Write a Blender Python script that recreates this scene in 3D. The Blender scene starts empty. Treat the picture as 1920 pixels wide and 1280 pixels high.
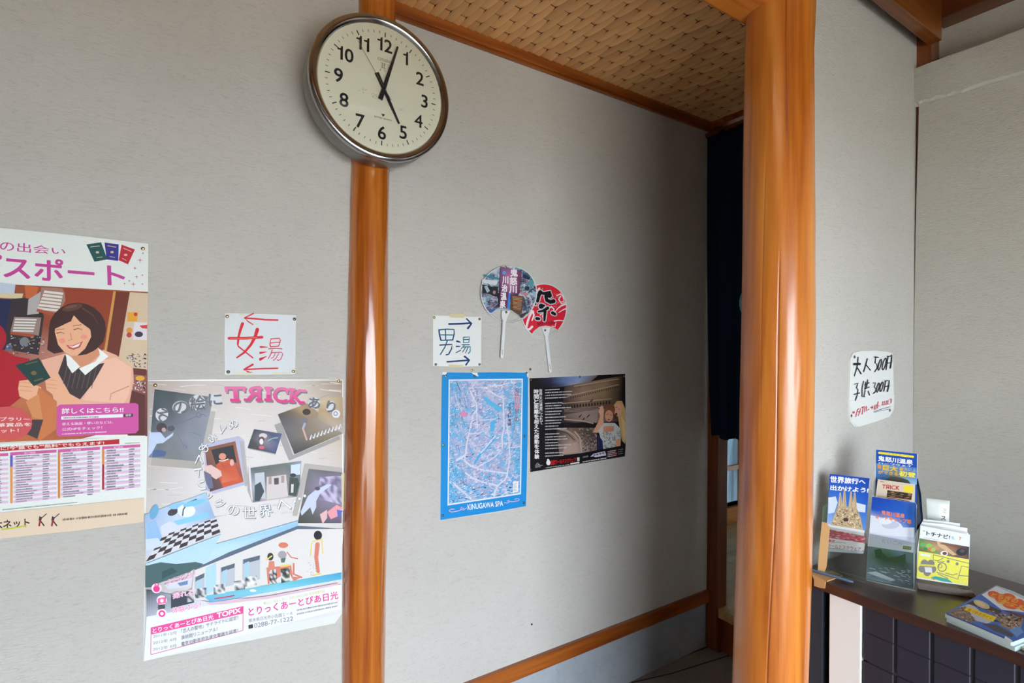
import bpy, bmesh, math, random
import numpy as np
from mathutils import Vector, Matrix

sc = bpy.context.scene
COL = sc.collection
H = 1.484            # camera height
D = 1.66             # wall_left plane (Y)
XE = 2.25            # far end of the corridor / wall_right plane (X)

# ------------------------------------------------------------------ camera
FPX, YAW, PIT, ROL = 986.6, .57736, .00656, -.01095
_F = np.array([math.sin(YAW)*math.cos(PIT), math.cos(YAW)*math.cos(PIT), math.sin(PIT)])
_R = np.array([math.cos(YAW), -math.sin(YAW), 0.])
_Dn = np.cross(_F, _R)
R2 = _R*math.cos(ROL)+_Dn*math.sin(ROL)
D2 = -_R*math.sin(ROL)+_Dn*math.cos(ROL)
cam_d = bpy.data.cameras.new('camera')
cam_d.lens = FPX*36/1920
cam_d.sensor_width = 36
cam_d.clip_start = .02
cam = bpy.data.objects.new('camera', cam_d)
COL.objects.link(cam)
M = Matrix.Identity(4)
for i in range(3):
    M[i][0] = R2[i]; M[i][1] = -D2[i]; M[i][2] = -_F[i]
M[2][3] = H
cam.matrix_world = M
sc.camera = cam

# ------------------------------------------------------------------ world, light, exposure
w = bpy.data.worlds.new('overcast_sky'); sc.world = w; w.use_nodes = True
bg = w.node_tree.nodes['Background']
bg.inputs[0].default_value = (.80, .90, 1.0, 1)
bg.inputs[1].default_value = 14.4
sc.view_settings.view_transform = 'Standard'
sc.view_settings.look = 'None'
sc.view_settings.exposure = 0.0
sc.view_settings.gamma = 1.0
sc.view_settings.use_curve_mapping = False

def portal(name, loc, rot, sx, sy):
    l = bpy.data.lights.new(name, 'AREA'); l.shape = 'RECTANGLE'
    l.size = sx; l.size_y = sy; l.energy = 1
    l.cycles.is_portal = True
    o = bpy.data.objects.new(name, l); COL.objects.link(o)
    o.location = loc; o.rotation_euler = rot
    return o

# room box and openings
RX0, RY0, RZ = -.80, -1.6, 2.92
ENT = (-.62, 1.6, 0.0, 1.82)       # entrance opening in wall_back: x0 x1 z0 z1
portal('entrance_portal', ((ENT[0]+ENT[1])/2, RY0-.06, (ENT[2]+ENT[3])/2), (math.radians(90), 0, 0), ENT[1]-ENT[0], ENT[3]-ENT[2])

# ------------------------------------------------------------------ back-projection of measured photo points onto real planes
def ray(px, py):
    return _F+R2*(px-960)/FPX+D2*(py-640)/FPX
CAMP = np.array([0, 0, H])
def onY(px, py, Y): r = ray(px, py); return CAMP+r*(Y/r[1])
def onX(px, py, X): r = ray(px, py); return CAMP+r*(X/r[0])
def onZ(px, py, Z): r = ray(px, py); return CAMP+r*((Z-H)/r[2])
def onPlane(px, py, p, n):
    r = ray(px, py); return CAMP+r*(np.dot(np.array(p)-CAMP, n)/np.dot(r, n))

# ------------------------------------------------------------------ tiny helpers
def lin(c):
    c = c/255.
    return c/12.92 if c <= .04045 else ((c+.055)/1.055)**2.4
def rgb(c): return (lin(c[0]), lin(c[1]), lin(c[2]), 1)

def tag(o, label=None, cat=None, group=None, kind=None):
    if label: o['label'] = label
    if cat: o['category'] = cat
    if group: o['group'] = group
    if kind: o['kind'] = kind
    return o

def empty(name, loc, label, cat, group=None, kind=None):
    o = bpy.data.objects.new(name, None); COL.objects.link(o)
    o.location = loc; o.empty_display_size = .05
    bpy.context.view_layer.update()
    return tag(o, label, cat, group, kind)

def link(name, me, mat=None, parent=None):
    o = bpy.data.objects.new(name, me); COL.objects.link(o)
    if mat is not None and len(me.materials) == 0:
        for m in (mat if isinstance(mat, (list, tuple)) else [mat]):
            me.materials.append(m)
    if parent is not None:
        o.parent = parent
        # vertices are given in world space unless the mesh is local to the parent
    return o

def world_child(name, me, mat, parent):
    """mesh given in world coordinates, parented to an unrotated empty"""
    o = link(name, me, mat, parent)
    if parent is not None:
        l = parent.location
        me.transform(Matrix.Translation((-l[0], -l[1], -l[2])))
    return o

def mesh(name, v, f, smooth=False):
    me = bpy.data.meshes.new(name); me.from_pydata([tuple(map(float, p)) for p in v], [], f); me.update()
    if smooth:
        for p in me.polygons: p.use_smooth = True
    return me

def bm_mesh(name, bm, smooth=False):
    me = bpy.data.meshes.new(name); bm.normal_update(); bm.to_mesh(me); bm.free()
    if smooth:
        for p in me.polygons: p.use_smooth = True
    return me

def box_bm(bm, x0, x1, y0, y1, z0, z1, bev=0.0, seg=1):
    vs = [bm.verts.new((x, y, z)) for z in (z0, z1) for y in (y0, y1) for x in (x0, x1)]
    q = [(0, 2, 3, 1), (4, 5, 7, 6), (0, 1, 5, 4), (2, 6, 7, 3), (0, 4, 6, 2), (1, 3, 7, 5)]
    fs = [bm.faces.new([vs[i] for i in k]) for k in q]
    if bev > 0:
        es = list({e for f in fs for e in f.edges})
        bmesh.ops.bevel(bm, geom=es, offset=bev, segments=seg, affect='EDGES', profile=.6)
    return bm

def box(name, x0, x1, y0, y1, z0, z1, mat, parent=None, bev=0.0, seg=2):
    bm = bmesh.new(); box_bm(bm, x0, x1, y0, y1, z0, z1, bev, seg)
    return world_child(name, bm_mesh(name, bm), mat, parent)

def boxes(name, lst, mat, parent=None, bev=0.0):
    bm = bmesh.new()
    for b in lst: box_bm(bm, *b, bev)
    return world_child(name, bm_mesh(name, bm), mat, parent)

def lathe(name, prof, n, axis='Y', smooth=True):
    """profile (radius, along) spun about the axis"""
    v = []; f = []
    for r, a in prof:
        for k in range(n):
            t = 2*math.pi*k/n
            if axis == 'Y': v.append((r*math.cos(t), a, r*math.sin(t)))
            else: v.append((r*math.cos(t), r*math.sin(t), a))
    m = len(prof)
    for i in range(m-1):
        for k in range(n):
            k2 = (k+1) % n
            f.append((i*n+k, i*n+k2, (i+1)*n+k2, (i+1)*n+k))
    return mesh(name, v, f, smooth)

# ------------------------------------------------------------------ materials
def new_mat(name):
    m = bpy.data.materials.new(name); m.use_nodes = True
    nt = m.node_tree
    return m, nt, nt.nodes['Principled BSDF']
def N(nt, t, **kw):
    n = nt.nodes.new(t)
    for k, v in kw.items(): setattr(n, k, v)
    return n
def noise(nt, coord, scale, detail=4, rough=.55, dist=0.):
    n = N(nt, 'ShaderNodeTexNoise'); n.inputs['Scale'].default_value = scale
    n.inputs['Detail'].default_value = detail; n.inputs['Roughness'].default_value = rough
    n.inputs['Distortion'].default_value = dist
    nt.links.new(coord, n.inputs['Vector']); return n
def mapping(nt, sc_, rot=(0, 0, 0), src='Object'):
    tc = N(nt, 'ShaderNodeTexCoord'); mp = N(nt, 'ShaderNodeMapping')
    mp.inputs['Scale'].default_value = sc_; mp.inputs['Rotation'].default_value = rot
    nt.links.new(tc.outputs[src], mp.inputs['Vector']); return mp.outputs[0]
def ramp(nt, fac, stops):
    r = N(nt, 'ShaderNodeValToRGB')
    el = r.color_ramp.elements
    while len(el) < len(stops): el.new(.5)
    for e, (p, c) in zip(el, stops): e.position = p; e.color = rgb(c) if len(c) == 3 else c
    nt.links.new(fac, r.inputs[0]); return r
def bump(nt, bsdf, h, strength, dist=.002, prev=None):
    b = N(nt, 'ShaderNodeBump'); b.inputs['Strength'].default_value = strength; b.inputs['Distance'].default_value = dist
    nt.links.new(h, b.inputs['Height'])
    if prev is not None: nt.links.new(prev, b.inputs['Normal'])
    nt.links.new(b.outputs[0], bsdf.inputs['Normal']); return b.outputs[0]
def simple(name, c, rough=.5, metal=0., coat=0., spec=.5):
    m, nt, b = new_mat(name)
    b.inputs['Base Color'].default_value = rgb(c); b.inputs['Roughness'].default_value = rough
    b.inputs['Metallic'].default_value = metal; b.inputs['Coat Weight'].default_value = coat
    b.inputs['Specular IOR Level'].default_value = spec
    co = mapping(nt, (1, 1, 1))
    n = noise(nt, co, 60, 3)
    r = N(nt, 'ShaderNodeMapRange'); r.inputs['To Min'].default_value = rough*.85; r.inputs['To Max'].default_value = min(1, rough*1.15)
    nt.links.new(n.outputs[0], r.inputs[0]); nt.links.new(r.outputs[0], b.inputs['Roughness'])
    return m

def plaster(name, c1, c2, fibre=(5, 5, 24), fcol=(120, 108, 96)):
    m, nt, b = new_mat(name)
    co = mapping(nt, (1, 1, 1))
    big = noise(nt, co, 2.2, 5)
    r = ramp(nt, big.outputs[0], [(.3, c1), (.7, c2)])
    fc = mapping(nt, fibre, (0, .18, 0))
    fn = noise(nt, fc, 9, 6, .7, 1.1)
    fr = ramp(nt, fn.outputs[0], [(.53, (0, 0, 0)), (.66, (255, 255, 255))])
    mx = N(nt, 'ShaderNodeMixRGB'); mx.inputs[2].default_value = rgb(fcol)
    mul = N(nt, 'ShaderNodeMath', operation='MULTIPLY'); mul.inputs[1].default_value = .19
    nt.links.new(fr.outputs[0], mul.inputs[0]); nt.links.new(mul.outputs[0], mx.inputs[0])
    nt.links.new(r.outputs[0], mx.inputs[1]); nt.links.new(mx.outputs[0], b.inputs['Base Color'])
    b.inputs['Roughness'].default_value = .9; b.inputs['Specular IOR Level'].default_value = .2
    f1 = noise(nt, fc, 16, 5, .65, .8)
    f2 = noise(nt, co, 180, 3)
    p = bump(nt, b, f1.outputs[0], .8, .004)
    bump(nt, b, f2.outputs[0], .25, .001, p)
    return m

def wood(name, dark, mid, light, axis='Z', rough=.25, coat=.6, scale=1., knots=0., coat_r=.12, und=0.):
    m, nt, b = new_mat(name)
    s = {'Z': (1, 1, .045), 'X': (.045, 1, 1), 'Y': (1, .045, 1)}[axis]
    co = mapping(nt, tuple(a*scale for a in s))
    n1 = noise(nt, co, 16, 5, .6, .6)
    n2 = noise(nt, co, 70, 4, .6)
    s2 = {'Z': (1, 1, .25), 'X': (.25, 1, 1), 'Y': (1, .25, 1)}[axis]
    co2 = mapping(nt, s2)
    n3 = noise(nt, co2, 5, 3, .5)
    a = N(nt, 'ShaderNodeMath', operation='MULTIPLY_ADD'); a.inputs[1].default_value = .35
    nt.links.new(n2.outputs[0], a.inputs[0]); nt.links.new(n1.outputs[0], a.inputs[2])
    a2 = N(nt, 'ShaderNodeMath', operation='MULTIPLY_ADD'); a2.inputs[1].default_value = .35
    nt.links.new(n3.outputs[0], a2.inputs[0]); nt.links.new(a.outputs[0], a2.inputs[2])
    r = ramp(nt, a2.outputs[0], [(.62, dark), (.80, mid), (1.0, light)])
    nt.links.new(r.outputs[0], b.inputs['Base Color'])
    b.inputs['Roughness'].default_value = rough
    b.inputs['Coat Weight'].default_value = coat; b.inputs['Coat Roughness'].default_value = coat_r
    p = bump(nt, b, n1.outputs[0], .10, .002)
    if und:
        n4 = noise(nt, mapping(nt, (1, 1, .3)), 9, 2, .4)
        bump(nt, b, n4.outputs[0], und, .02, p)
        cb = [n for n in nt.nodes if n.type == 'BUMP'][-1]
        nt.links.new(cb.outputs[0], b.inputs['Coat Normal'])
    return m

M_PL = plaster('pale_fibre_plaster', (206, 202, 196), (214, 210, 204))
M_PLX = plaster('pale_fibre_plaster_side', (203, 200, 190), (211, 208, 199), fibre=(5, 5, 22))
M_MORT = plaster('grey_mortar', (146, 154, 162), (186, 192, 198), fibre=(3, 3, 3), fcol=(96, 98, 100))
M_FLOOR = plaster('concrete_floor', (132, 127, 122), (158, 152, 146), fibre=(2, 2, 2), fcol=(60, 58, 56))
M_LOG = wood('lacquered_log', (128, 56, 8), (172, 88, 20), (206, 122, 44), 'Z', .22, .8, 1., und=.35)
M_COL = wood('lacquered_column', (162, 80, 18), (202, 114, 36), (222, 142, 60), 'Z', .28, .65, .8, und=.25, coat_r=.19)
M_TRIMX = wood('lacquered_trim', (100, 42, 8), (138, 66, 16), (172, 96, 34), 'X', .3, .5)
M_BEAMX = wood('beam_wood', (84, 40, 10), (116, 62, 20), (144, 84, 36), 'X', .35, .4)
M_BEAMY = wood('beam_wood_cross', (60, 26, 8), (84, 40, 16), (108, 56, 24), 'Y', .35, .4)
M_POSTD = wood('dark_post_wood', (84, 36, 10), (112, 52, 18), (136, 72, 30), 'Z', .35, .3)
M_LATH = wood('ceiling_lath', (214, 150, 92), (228, 170, 110), (238, 188, 128), 'Y', .6, .0, 1.2)
M_CEILB = simple('ceiling_backing', (104, 58, 34), .9)
M_DECK = wood('deck_wood', (176, 138, 86), (200, 164, 108), (214, 184, 130), 'X', .5, .1)
M_CTOP = wood('counter_laminate', (42, 24, 20), (58, 32, 26), (72, 42, 34), 'Y', .3, .3, coat_r=.2)
M_TILE = simple('dark_tile', (44, 42, 56), .45)
M_GROUT = simple('grey_grout', (70, 70, 82), .8)
M_WHITE = simple('white_panel', (246, 247, 246), .5)
M_DKBLUE = simple('blue_black_post', (44, 50, 62), .5)
M_CHROME = simple('chrome', (176, 176, 176), .16, 1.)
M_CASE = simple('brushed_case', (150, 148, 144), .38, 1.)
M_DIAL = simple('cream_dial', (236, 228, 206), .6)
M_BLACK = simple('black_enamel', (22, 24, 30), .45)
M_GREYH = simple('grey_hand', (120, 116, 108), .4)
M_BRASS = simple('brass_tack', (196, 176, 120), .25, 1.)
M_STEELT = simple('steel_tack', (120, 112, 98), .3, 1.)
M_PAPER = simple('white_paper', (228, 230, 228), .55)
M_GLOSSP = simple('poster_paper', (226, 228, 224), .3)
M_TAPE = simple('old_tape', (214, 202, 160), .4)
M_PLAST = simple('white_plastic', (226, 228, 230), .35)
M_CARD = simple('cardboard', (198, 156, 104), .85)
M_STONE = plaster('carved_stone', (128, 118, 112), (150, 140, 134), fibre=(20, 20, 20), fcol=(96, 86, 84))
M_CURT = simple('navy_cotton', (16, 34, 58), .95, spec=.1)
M_HOLE = simple('dark_gap', (40, 26, 18), .9)

def acrylic(name):
    m, nt, b = new_mat(name)
    out = nt.nodes['Material Output']
    t = N(nt, 'ShaderNodeBsdfTransparent'); t.inputs[0].default_value = (.93, .96, .96, 1)
    g = N(nt, 'ShaderNodeBsdfGlossy'); g.inputs['Roughness'].default_value = .06
    lw = N(nt, 'ShaderNodeFresnel'); lw.inputs[0].default_value = 1.45
    mx = N(nt, 'ShaderNodeMixShader')
    nt.links.new(lw.outputs[0], mx.inputs[0]); nt.links.new(t.outputs[0], mx.inputs[1]); nt.links.new(g.outputs[0], mx.inputs[2])
    nt.links.new(mx.outputs[0], out.inputs[0]); return m
M_ACR = acrylic('clear_acrylic')
M_GLASS = acrylic('clock_glass')

def frosted(name):
    m, nt, b = new_mat(name)
    out = nt.nodes['Material Output']
    t = N(nt, 'ShaderNodeBsdfTranslucent'); t.inputs[0].default_value = (.24, .30, .34, 1)
    d = N(nt, 'ShaderNodeBsdfDiffuse'); d.inputs[0].default_value = (.42, .50, .54, 1)
    n = noise(nt, mapping(nt, (3, 3, .2)), 6, 2)
    mx = N(nt, 'ShaderNodeMixShader'); nt.links.new(n.outputs[0], mx.inputs[0])
    nt.links.new(t.outputs[0], mx.inputs[1]); nt.links.new(d.outputs[0], mx.inputs[2])
    nt.links.new(mx.outputs[0], out.inputs[0]); return m
M_FROST = frosted('frosted_glass')

def print_mat(name, rough, coat=0.):
    m, nt, b = new_mat(name)
    a = N(nt, 'ShaderNodeAttribute'); a.attribute_name = 'Col'
    n = noise(nt, mapping(nt, (1, 1, 1)), 300, 2)
    mr = N(nt, 'ShaderNodeMapRange'); mr.inputs['To Min'].default_value = .95; mr.inputs['To Max'].default_value = 1.05
    nt.links.new(n.outputs[0], mr.inputs[0])
    mx = N(nt, 'ShaderNodeVectorMath', operation='MULTIPLY')
    nt.links.new(a.outputs['Color'], mx.inputs[0]); nt.links.new(mr.outputs[0], mx.inputs[1])
    nt.links.new(mx.outputs[0], b.inputs['Base Color']); b.inputs['Specular IOR Level'].default_value = .22
    b.inputs['Roughness'].default_value = rough; b.inputs['Coat Weight'].default_value = coat
    b.inputs['Coat Roughness'].default_value = .15
    return m
M_PRINT = print_mat('printing_ink', .5, .0)
M_INK = print_mat('marker_ink', .6)

# ------------------------------------------------------------------ printing on flat paper
_tcache = {}
def glyphs(s, bold=0., track=1.):
    bold = 0; k = (s, bold, track)
    if k in _tcache: return _tcache[k]
    cu = bpy.data.curves.new('t', 'FONT'); cu.body = s; cu.size = 1
    cu.resolution_u = 3; cu.space_character = track; cu.fill_mode = 'FRONT'
    o = bpy.data.objects.new('t', cu); COL.objects.link(o)
    dg = bpy.context.evaluated_depsgraph_get()
    me = bpy.data.meshes.new_from_object(o.evaluated_get(dg))
    v = [(p.co.x, p.co.y) for p in me.vertices]; f = [tuple(p.vertices) for p in me.polygons]
    bpy.data.objects.remove(o); bpy.data.curves.remove(cu); bpy.data.meshes.remove(me)
    _tcache[k] = (v, f); return v, f

class Print:
    """flat printing on a plane; points are photo-measured and land on the plane"""
    def __init__(s, p, n, base=.0012, step=.000012):
        s.p = np.array(p, float); s.n = np.array(n, float)/np.linalg.norm(n)
        if np.dot(CAMP-s.p, s.n) < 0: s.n = -s.n
        s.v = []; s.f = []; s.c = []; s.k = 0; s.base = base; s.step = step; s.cr = (0, 0, 1.)
        s.rng = random.Random(7)
    def crop(s, x, y, sc_): s.cr = (x, y, float(sc_)); return s
    def px(s, q): return (s.cr[0]+q[0]/s.cr[2], s.cr[1]+q[1]/s.cr[2])
    def w(s, q):
        x, y = s.px(q)
        off = s.base+s.k*s.step
        return onPlane(x, y, s.p+s.n*off, s.n)
    def add(s, pts, faces, cols):
        b = len(s.v); s.k += 1
        s.v += [s.w(q) for q in pts]
        s.f += [tuple(b+i for i in f) for f in faces]
        s.c += [rgb(c) for c in cols]
    def poly(s, c, *pts): s.add(pts, [tuple(range(len(pts)))], [c]*len(pts))
    def disc(s, c, x, y, r, ry=None, n=20, a=0):
        ry = ry or r
        ca, sa = math.cos(math.radians(a)), math.sin(math.radians(a))
        P = []
        for i in range(n):
            u, v = r*math.cos(2*math.pi*i/n), ry*math.sin(2*math.pi*i/n)
            P.append((x+u*ca-v*sa, y+u*sa+v*ca))
        s.poly(c, *P)
    def ring(s, c, x, y, r, wd):
        s.stroke(c, wd, *[(x+r*math.cos(t*math.pi/9), y+r*math.sin(t*math.pi/9)) for t in range(19)])
    def stroke(s, c, wd, *pts, cap=True):
        """thick polyline; wd a number or (start, end)"""
        w0, w1 = wd if isinstance(wd, tuple) else (wd, wd)
        n = len(pts); L = []; R = []
        for i, (x, y) in enumerate(pts):
            a = pts[max(0, i-1)]; b = pts[min(n-1, i+1)]
            dx, dy = b[0]-a[0], b[1]-a[1]; l = math.hypot(dx, dy) or 1
            h = (w0+(w1-w0)*i/max(1, n-1))/2
            L.append((x-dy/l*h, y+dx/l*h)); R.append((x+dy/l*h, y-dx/l*h))
        f = [(i, i+1, n+i+1, n+i) for i in range(n-1)]
        s.add(L+R, f, [c]*(2*n))
        if cap:
            s.disc(c, *pts[0], w0/2, n=8); s.disc(c, *pts[-1], w1/2, n=8)
    def quad_map(s, q):
        TL, TR, BR, BL = q
        def g(u, v):
            t = (TL[0]+(TR[0]-TL[0])*u, TL[1]+(TR[1]-TL[1])*u)
            b = (BL[0]+(BR[0]-BL[0])*u, BL[1]+(BR[1]-BL[1])*u)
            return (t[0]+(b[0]-t[0])*v, t[1]+(b[1]-t[1])*v)
        return g
    def text(s, c, txt, q, bold=0., mirror=False, full=False, c2=None):
        v, f = glyphs(txt)
        if not v: return
        bold = abs(bold)*.75
        for ox, oy in (((-1, -.6), (1, .6), (-.6, 1), (.6, -1)) if bold > .012 else ((-1, 0), (1, 0)) if bold > 0 else ((0, 0),)):
            s._text1(c, v, f, q, ox*bold, oy*bold, mirror, full, c2)
    def _text1(s, c, v, f, q, ox, oy, mirror, full, c2):
        xs = [p[0] for p in v]; ys = [p[1] for p in v]
        x0, x1, y0, y1 = min(xs), max(xs), min(ys), max(ys)
        if full: y0, y1 = -.12, .82
        g = s.quad_map(q)
        P = []
        for x, y in v:
            u = (x+ox-x0)/(x1-x0)
            if mirror: u = 1-u
            P.append(g(u, (y1-y-oy)/(y1-y0)))
        if c2:
            cl = [tuple(c[k]+(c2[k]-c[k])*min(1, max(0, (y1-y)/(y1-y0))) for k in range(3)) for x, y in v]
        else: cl = [c]*len(P)
        s.add(P, f, cl)
    def vtext(s, c, txt, x, y, wd, h, dx=0., bold=0.02, skew=0.):
        """characters stacked downwards, each wd wide and h tall"""
        for i, ch in enumerate(txt):
            X = x+dx*i; Y = y+h*i
            if ch in 'ー': 
                s.stroke(c, wd*.16, (X+wd*.5, Y+h*.1), (X+wd*.5, Y+h*.8), cap=False); continue
            s.text(c, ch, [(X, Y), (X+wd, Y+skew), (X+wd, Y+h*.88+skew), (X, Y+h*.88)], bold)
    def grad(s, q, rows):
        """smooth colour patch: rows of colours over the quad"""
        g = s.quad_map(q); R = len(rows); C = len(rows[0])
        P = [g(j/(C-1), i/(R-1)) for i in range(R) for j in range(C)]
        s.add(P, [(i*C+j, i*C+j+1, (i+1)*C+j+1, (i+1)*C+j) for i in range(R-1) for j in range(C-1)], [c for r in rows for c in r])
    def mottle(s, q, nx, ny, pal, seed=1, hard=False):
        rg = random.Random(seed); g = s.quad_map(q)
        if hard:
            s.k += 1; s.k -= 1
            P = []; F = []; Cc = []
            for i in range(ny):
                for j in range(nx):
                    c = rg.choice(pal); b = len(P)
                    P += [g(j/nx, i/ny), g((j+1)/nx, i/ny), g((j+1)/nx, (i+1)/ny), g(j/nx, (i+1)/ny)]
                    F.append((b, b+1, b+2, b+3)); Cc += [c]*4
            s.add(P, F, Cc)
        else:
            s.grad(q, [[rg.choice(pal) for j in range(nx)] for i in range(ny)])
    def specks(s, q, n, pal, seed=1, ln=(.01, .03), th=.006, ang=None):
        """many small printed dashes"""
        rg = random.Random(seed); g = s.quad_map(q); P = []; F = []; Cc = []
        for i in range(n):
            u, v = rg.random(), rg.random(); a = rg.uniform(0, math.pi) if ang is None else math.radians(ang+rg.uniform(-12, 12))
            l = rg.uniform(*ln)/2; du, dv = math.cos(a)*l, math.sin(a)*l; nu, nv = -math.sin(a)*th/2, math.cos(a)*th/2
            u = min(1-abs(du)-abs(nu), max(abs(du)+abs(nu), u)); v = min(1-abs(dv)-abs(nv), max(abs(dv)+abs(nv), v))
            c = rg.choice(pal); b = len(P)
            P += [g(u-du-nu, v-dv-nv), g(u+du-nu, v+dv-nv), g(u+du+nu, v+dv+nv), g(u-du+nu, v-dv+nv)]
            F.append((b, b+1, b+2, b+3)); Cc += [c]*4
        s.add(P, F, Cc)
    def fine(s, c, q, rows, fill=.9, h=.5, seed=1, lens=None):
        """unreadably small lines of print"""
        rg = random.Random(seed); g = s.quad_map(q); P = []; F = []; Cc = []
        for i in range(rows):
            end = (lens[i % len(lens)] if lens else rg.uniform(fill*.7, fill)); u = 0; v0 = (i+.25)/rows; v1 = v0+h/rows
            ch = .014 if not lens else .02
            while u < end:
                w_ = rg.uniform(.6, 1.)*ch; b = len(P)
                a = rg.uniform(0, .25)*(v1-v0)
                P += [g(u, v0+a), g(u+w_, v0+a*.5), g(u+w_, v1-a), g(u, v1-a*.3)]
                F.append((b, b+1, b+2, b+3)); Cc += [c]*4
                u += ch*1.15 if rg.random() > .06 else ch*2
        s.add(P, F, Cc)
    def obj(s, name, parent, mat=None):
        me = mesh(name, s.v, s.f)
        ca = me.color_attributes.new('Col', 'FLOAT_COLOR', 'POINT')
        ca.data.foreach_set('color', np.array(s.c, dtype=np.float32).ravel())
        return world_child(name, me, mat or M_PRINT, parent)

def sheet(name, pts, p, n, thick, mat, parent, back=0.0002):
    """paper with an outline given by measured points on a plane"""
    p = np.array(p, float); n = np.array(n, float)/np.linalg.norm(n)
    if np.dot(CAMP-p, n) < 0: n = -n
    top = [onPlane(x, y, p+n*(back+thick), n) for x, y in pts]
    bot = [t-n*thick for t in top]
    m = len(pts)
    f = [tuple(range(m)), tuple(range(2*m-1, m-1, -1))]+[(i, i+m, (i+1) % m+m, (i+1) % m) for i in range(m)]
    me = mesh(name, top+bot, f)
    bm = bmesh.new(); bm.from_mesh(me); bmesh.ops.recalc_face_normals(bm, faces=bm.faces); bm.to_mesh(me); bm.free()
    return world_child(name, me, mat, parent)

#==================================================================== STRUCTURE
def struct(name, o, label):
    o.name = name; return tag(o, label, None, None, 'structure')

# wall_left : long plaster wall of the corridor
o = box('wall_left', RX0-.1, XE, D, D+.12, .283, RZ, M_PL); struct('wall_left', o, 'long pale plaster wall with posters')
o = box('baseboard_left', RX0, XE, D+.004, D+.12, 0, .225, M_MORT); struct('baseboard_left', o, 'blue-grey mortar strip at the foot of the long wall')
o = box('trim_1', .50, XE, D-.016, D+.02, .225, .283, M_TRIMX, bev=.003); struct('trim_1', o, 'low wooden rail along the foot of the long wall')
o2 = box('trim_4', RX0, .50, D-.016, D+.02, .225, .283, M_TRIMX, bev=.003); struct('trim_4', o2, 'low wooden rail left of the log post')
o = boxes('trim_2', [(.59, XE+.02, D-.022, D+.01, 2.560, 2.600)], M_TRIMX, bev=.003); struct('trim_2', o, 'wooden ceiling rail above the long wall')
box('ledge', .59, XE, D-.012, D+.01, 2.551, 2.560, M_TRIMX, None).parent = o
o = boxes('trim_3', [(RX0, .47, D-.022, D+.01, 2.560, 2.600)], M_TRIMX, bev=.003); struct('trim_3', o, 'wooden ceiling rail left of the log post')
# floor
o = box('floor', RX0-.1, XE+.1, RY0-.1, D+.1, -.1, 0, M_FLOOR); struct('floor', o, 'grey concrete floor')
bmc = Print((0, 0, 0), (0, 0, 1), base=.0006)
for pts in ([(1185, 1279), (1260, 1262), (1330, 1240), (1378, 1225)], [(1330, 1213), (1345, 1222), (1378, 1215)], [(1240, 1246), (1300, 1222), (1326, 1213)]):
    bmc.stroke((54, 50, 46), 2.2, *pts)
cr = bmc.obj('crack', None, M_INK); cr.parent = o
# ground outside, seen only through openings/light
gm = simple('outdoor_paving', (196, 188, 172), .9)
o = box('ground', -9, 9, -12, RY0-.1, -.12, -.02, gm); struct('ground', o, 'paving outside the entrance')
# ceilings
o = box('ceiling', RX0-.1, XE+.1, RY0-.1, .92, RZ, RZ+.08, M_BEAMX); struct('ceiling', o, 'wooden ceiling of the entrance hall')

# wall_front : short plaster wall beside the column
YB = .80
o = box('wall_front', 1.42, XE+.1, YB, YB+.11, 0, 2.72, M_PL); struct('wall_front', o, 'short pale plaster wall between the column and the corner')
o = box('wall_front_upper', RX0-.1, XE+.1, .84, .92, 2.55, RZ, M_PL); struct('wall_front_upper', o, 'plaster above the log beam'); o.name = 'wall_front.001'
# wall_right: lower thick part with wavy left edge, upper set back
zs = [0, .4, .9, 1.4, 1.65, 1.9, 2.1, 2.3, 2.40]
edge = [YB+.002, YB+.002, YB, YB-.001, YB-.002, YB-.0045, YB-.0075, YB-.0115, YB-.0125]
v = []; f = []
for z, e in zip(zs, edge):
    v += [(XE, e, z), (XE, RY0, z), (XE+.12, RY0, z), (XE+.12, e, z)]
for i in range(len(zs)-1):
    for k in range(4): f.append((4*i+k, 4*i+(k+1) % 4, 4*i+4+(k+1) % 4, 4*i+4+k))
f += [(3, 2, 1, 0), (4*len(zs)-4, 4*len(zs)-3, 4*len(zs)-2, 4*len(zs)-1)]
o = link('wall_right', mesh('wall_right', v, f), M_PLX); struct('wall_right', o, 'plaster wall behind the counter')
o = box('wall_right_upper', XE+.085, XE+.2, RY0, .9, 2.3, RZ, M_PLX); struct('w', o, 'set back plaster above the ledge'); o.name = 'wall_right.001'
# plastered beam with a ragged lower edge
v = []; f = []; rg = random.Random(3); n = 70
prof_n = 6
for i in range(n):
    y = YB+.012-(YB+.012-RY0)*(i/(n-1))**1.6
    t = (YB-y)
    low = 2.362-.006*math.sin(t*9)-.012*t+rg.uniform(-.002, .002)
    pr = .010+.008*min(1, max(0, t)*1.2)+.003*math.sin(t*23)
    v += [(XE+.10, y, 2.496), (XE-pr, y, 2.496), (XE-pr-.001, y, 2.46), (XE-pr+.002, y, low+.04), (XE-pr*.8, y, low+.012+rg.uniform(-.004, .004)), (XE+.006, y, low)]
for i in range(n-1):
    for k in range(prof_n-1): f.append((i*prof_n+k, i*prof_n+k+1, (i+1)*prof_n+k+1, (i+1)*prof_n+k))
f.append(tuple(range(prof_n)))
o = link('wall_right_ledge', mesh('l', v, f), M_PLX); struct('x', o, 'ragged plastered beam across the right wall'); o.name = 'wall_right.002'
bm = bmesh.new(); bm.from_mesh(o.data); bmesh.ops.recalc_face_normals(bm, faces=bm.faces); bm.to_mesh(o.data); bm.free()

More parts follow.
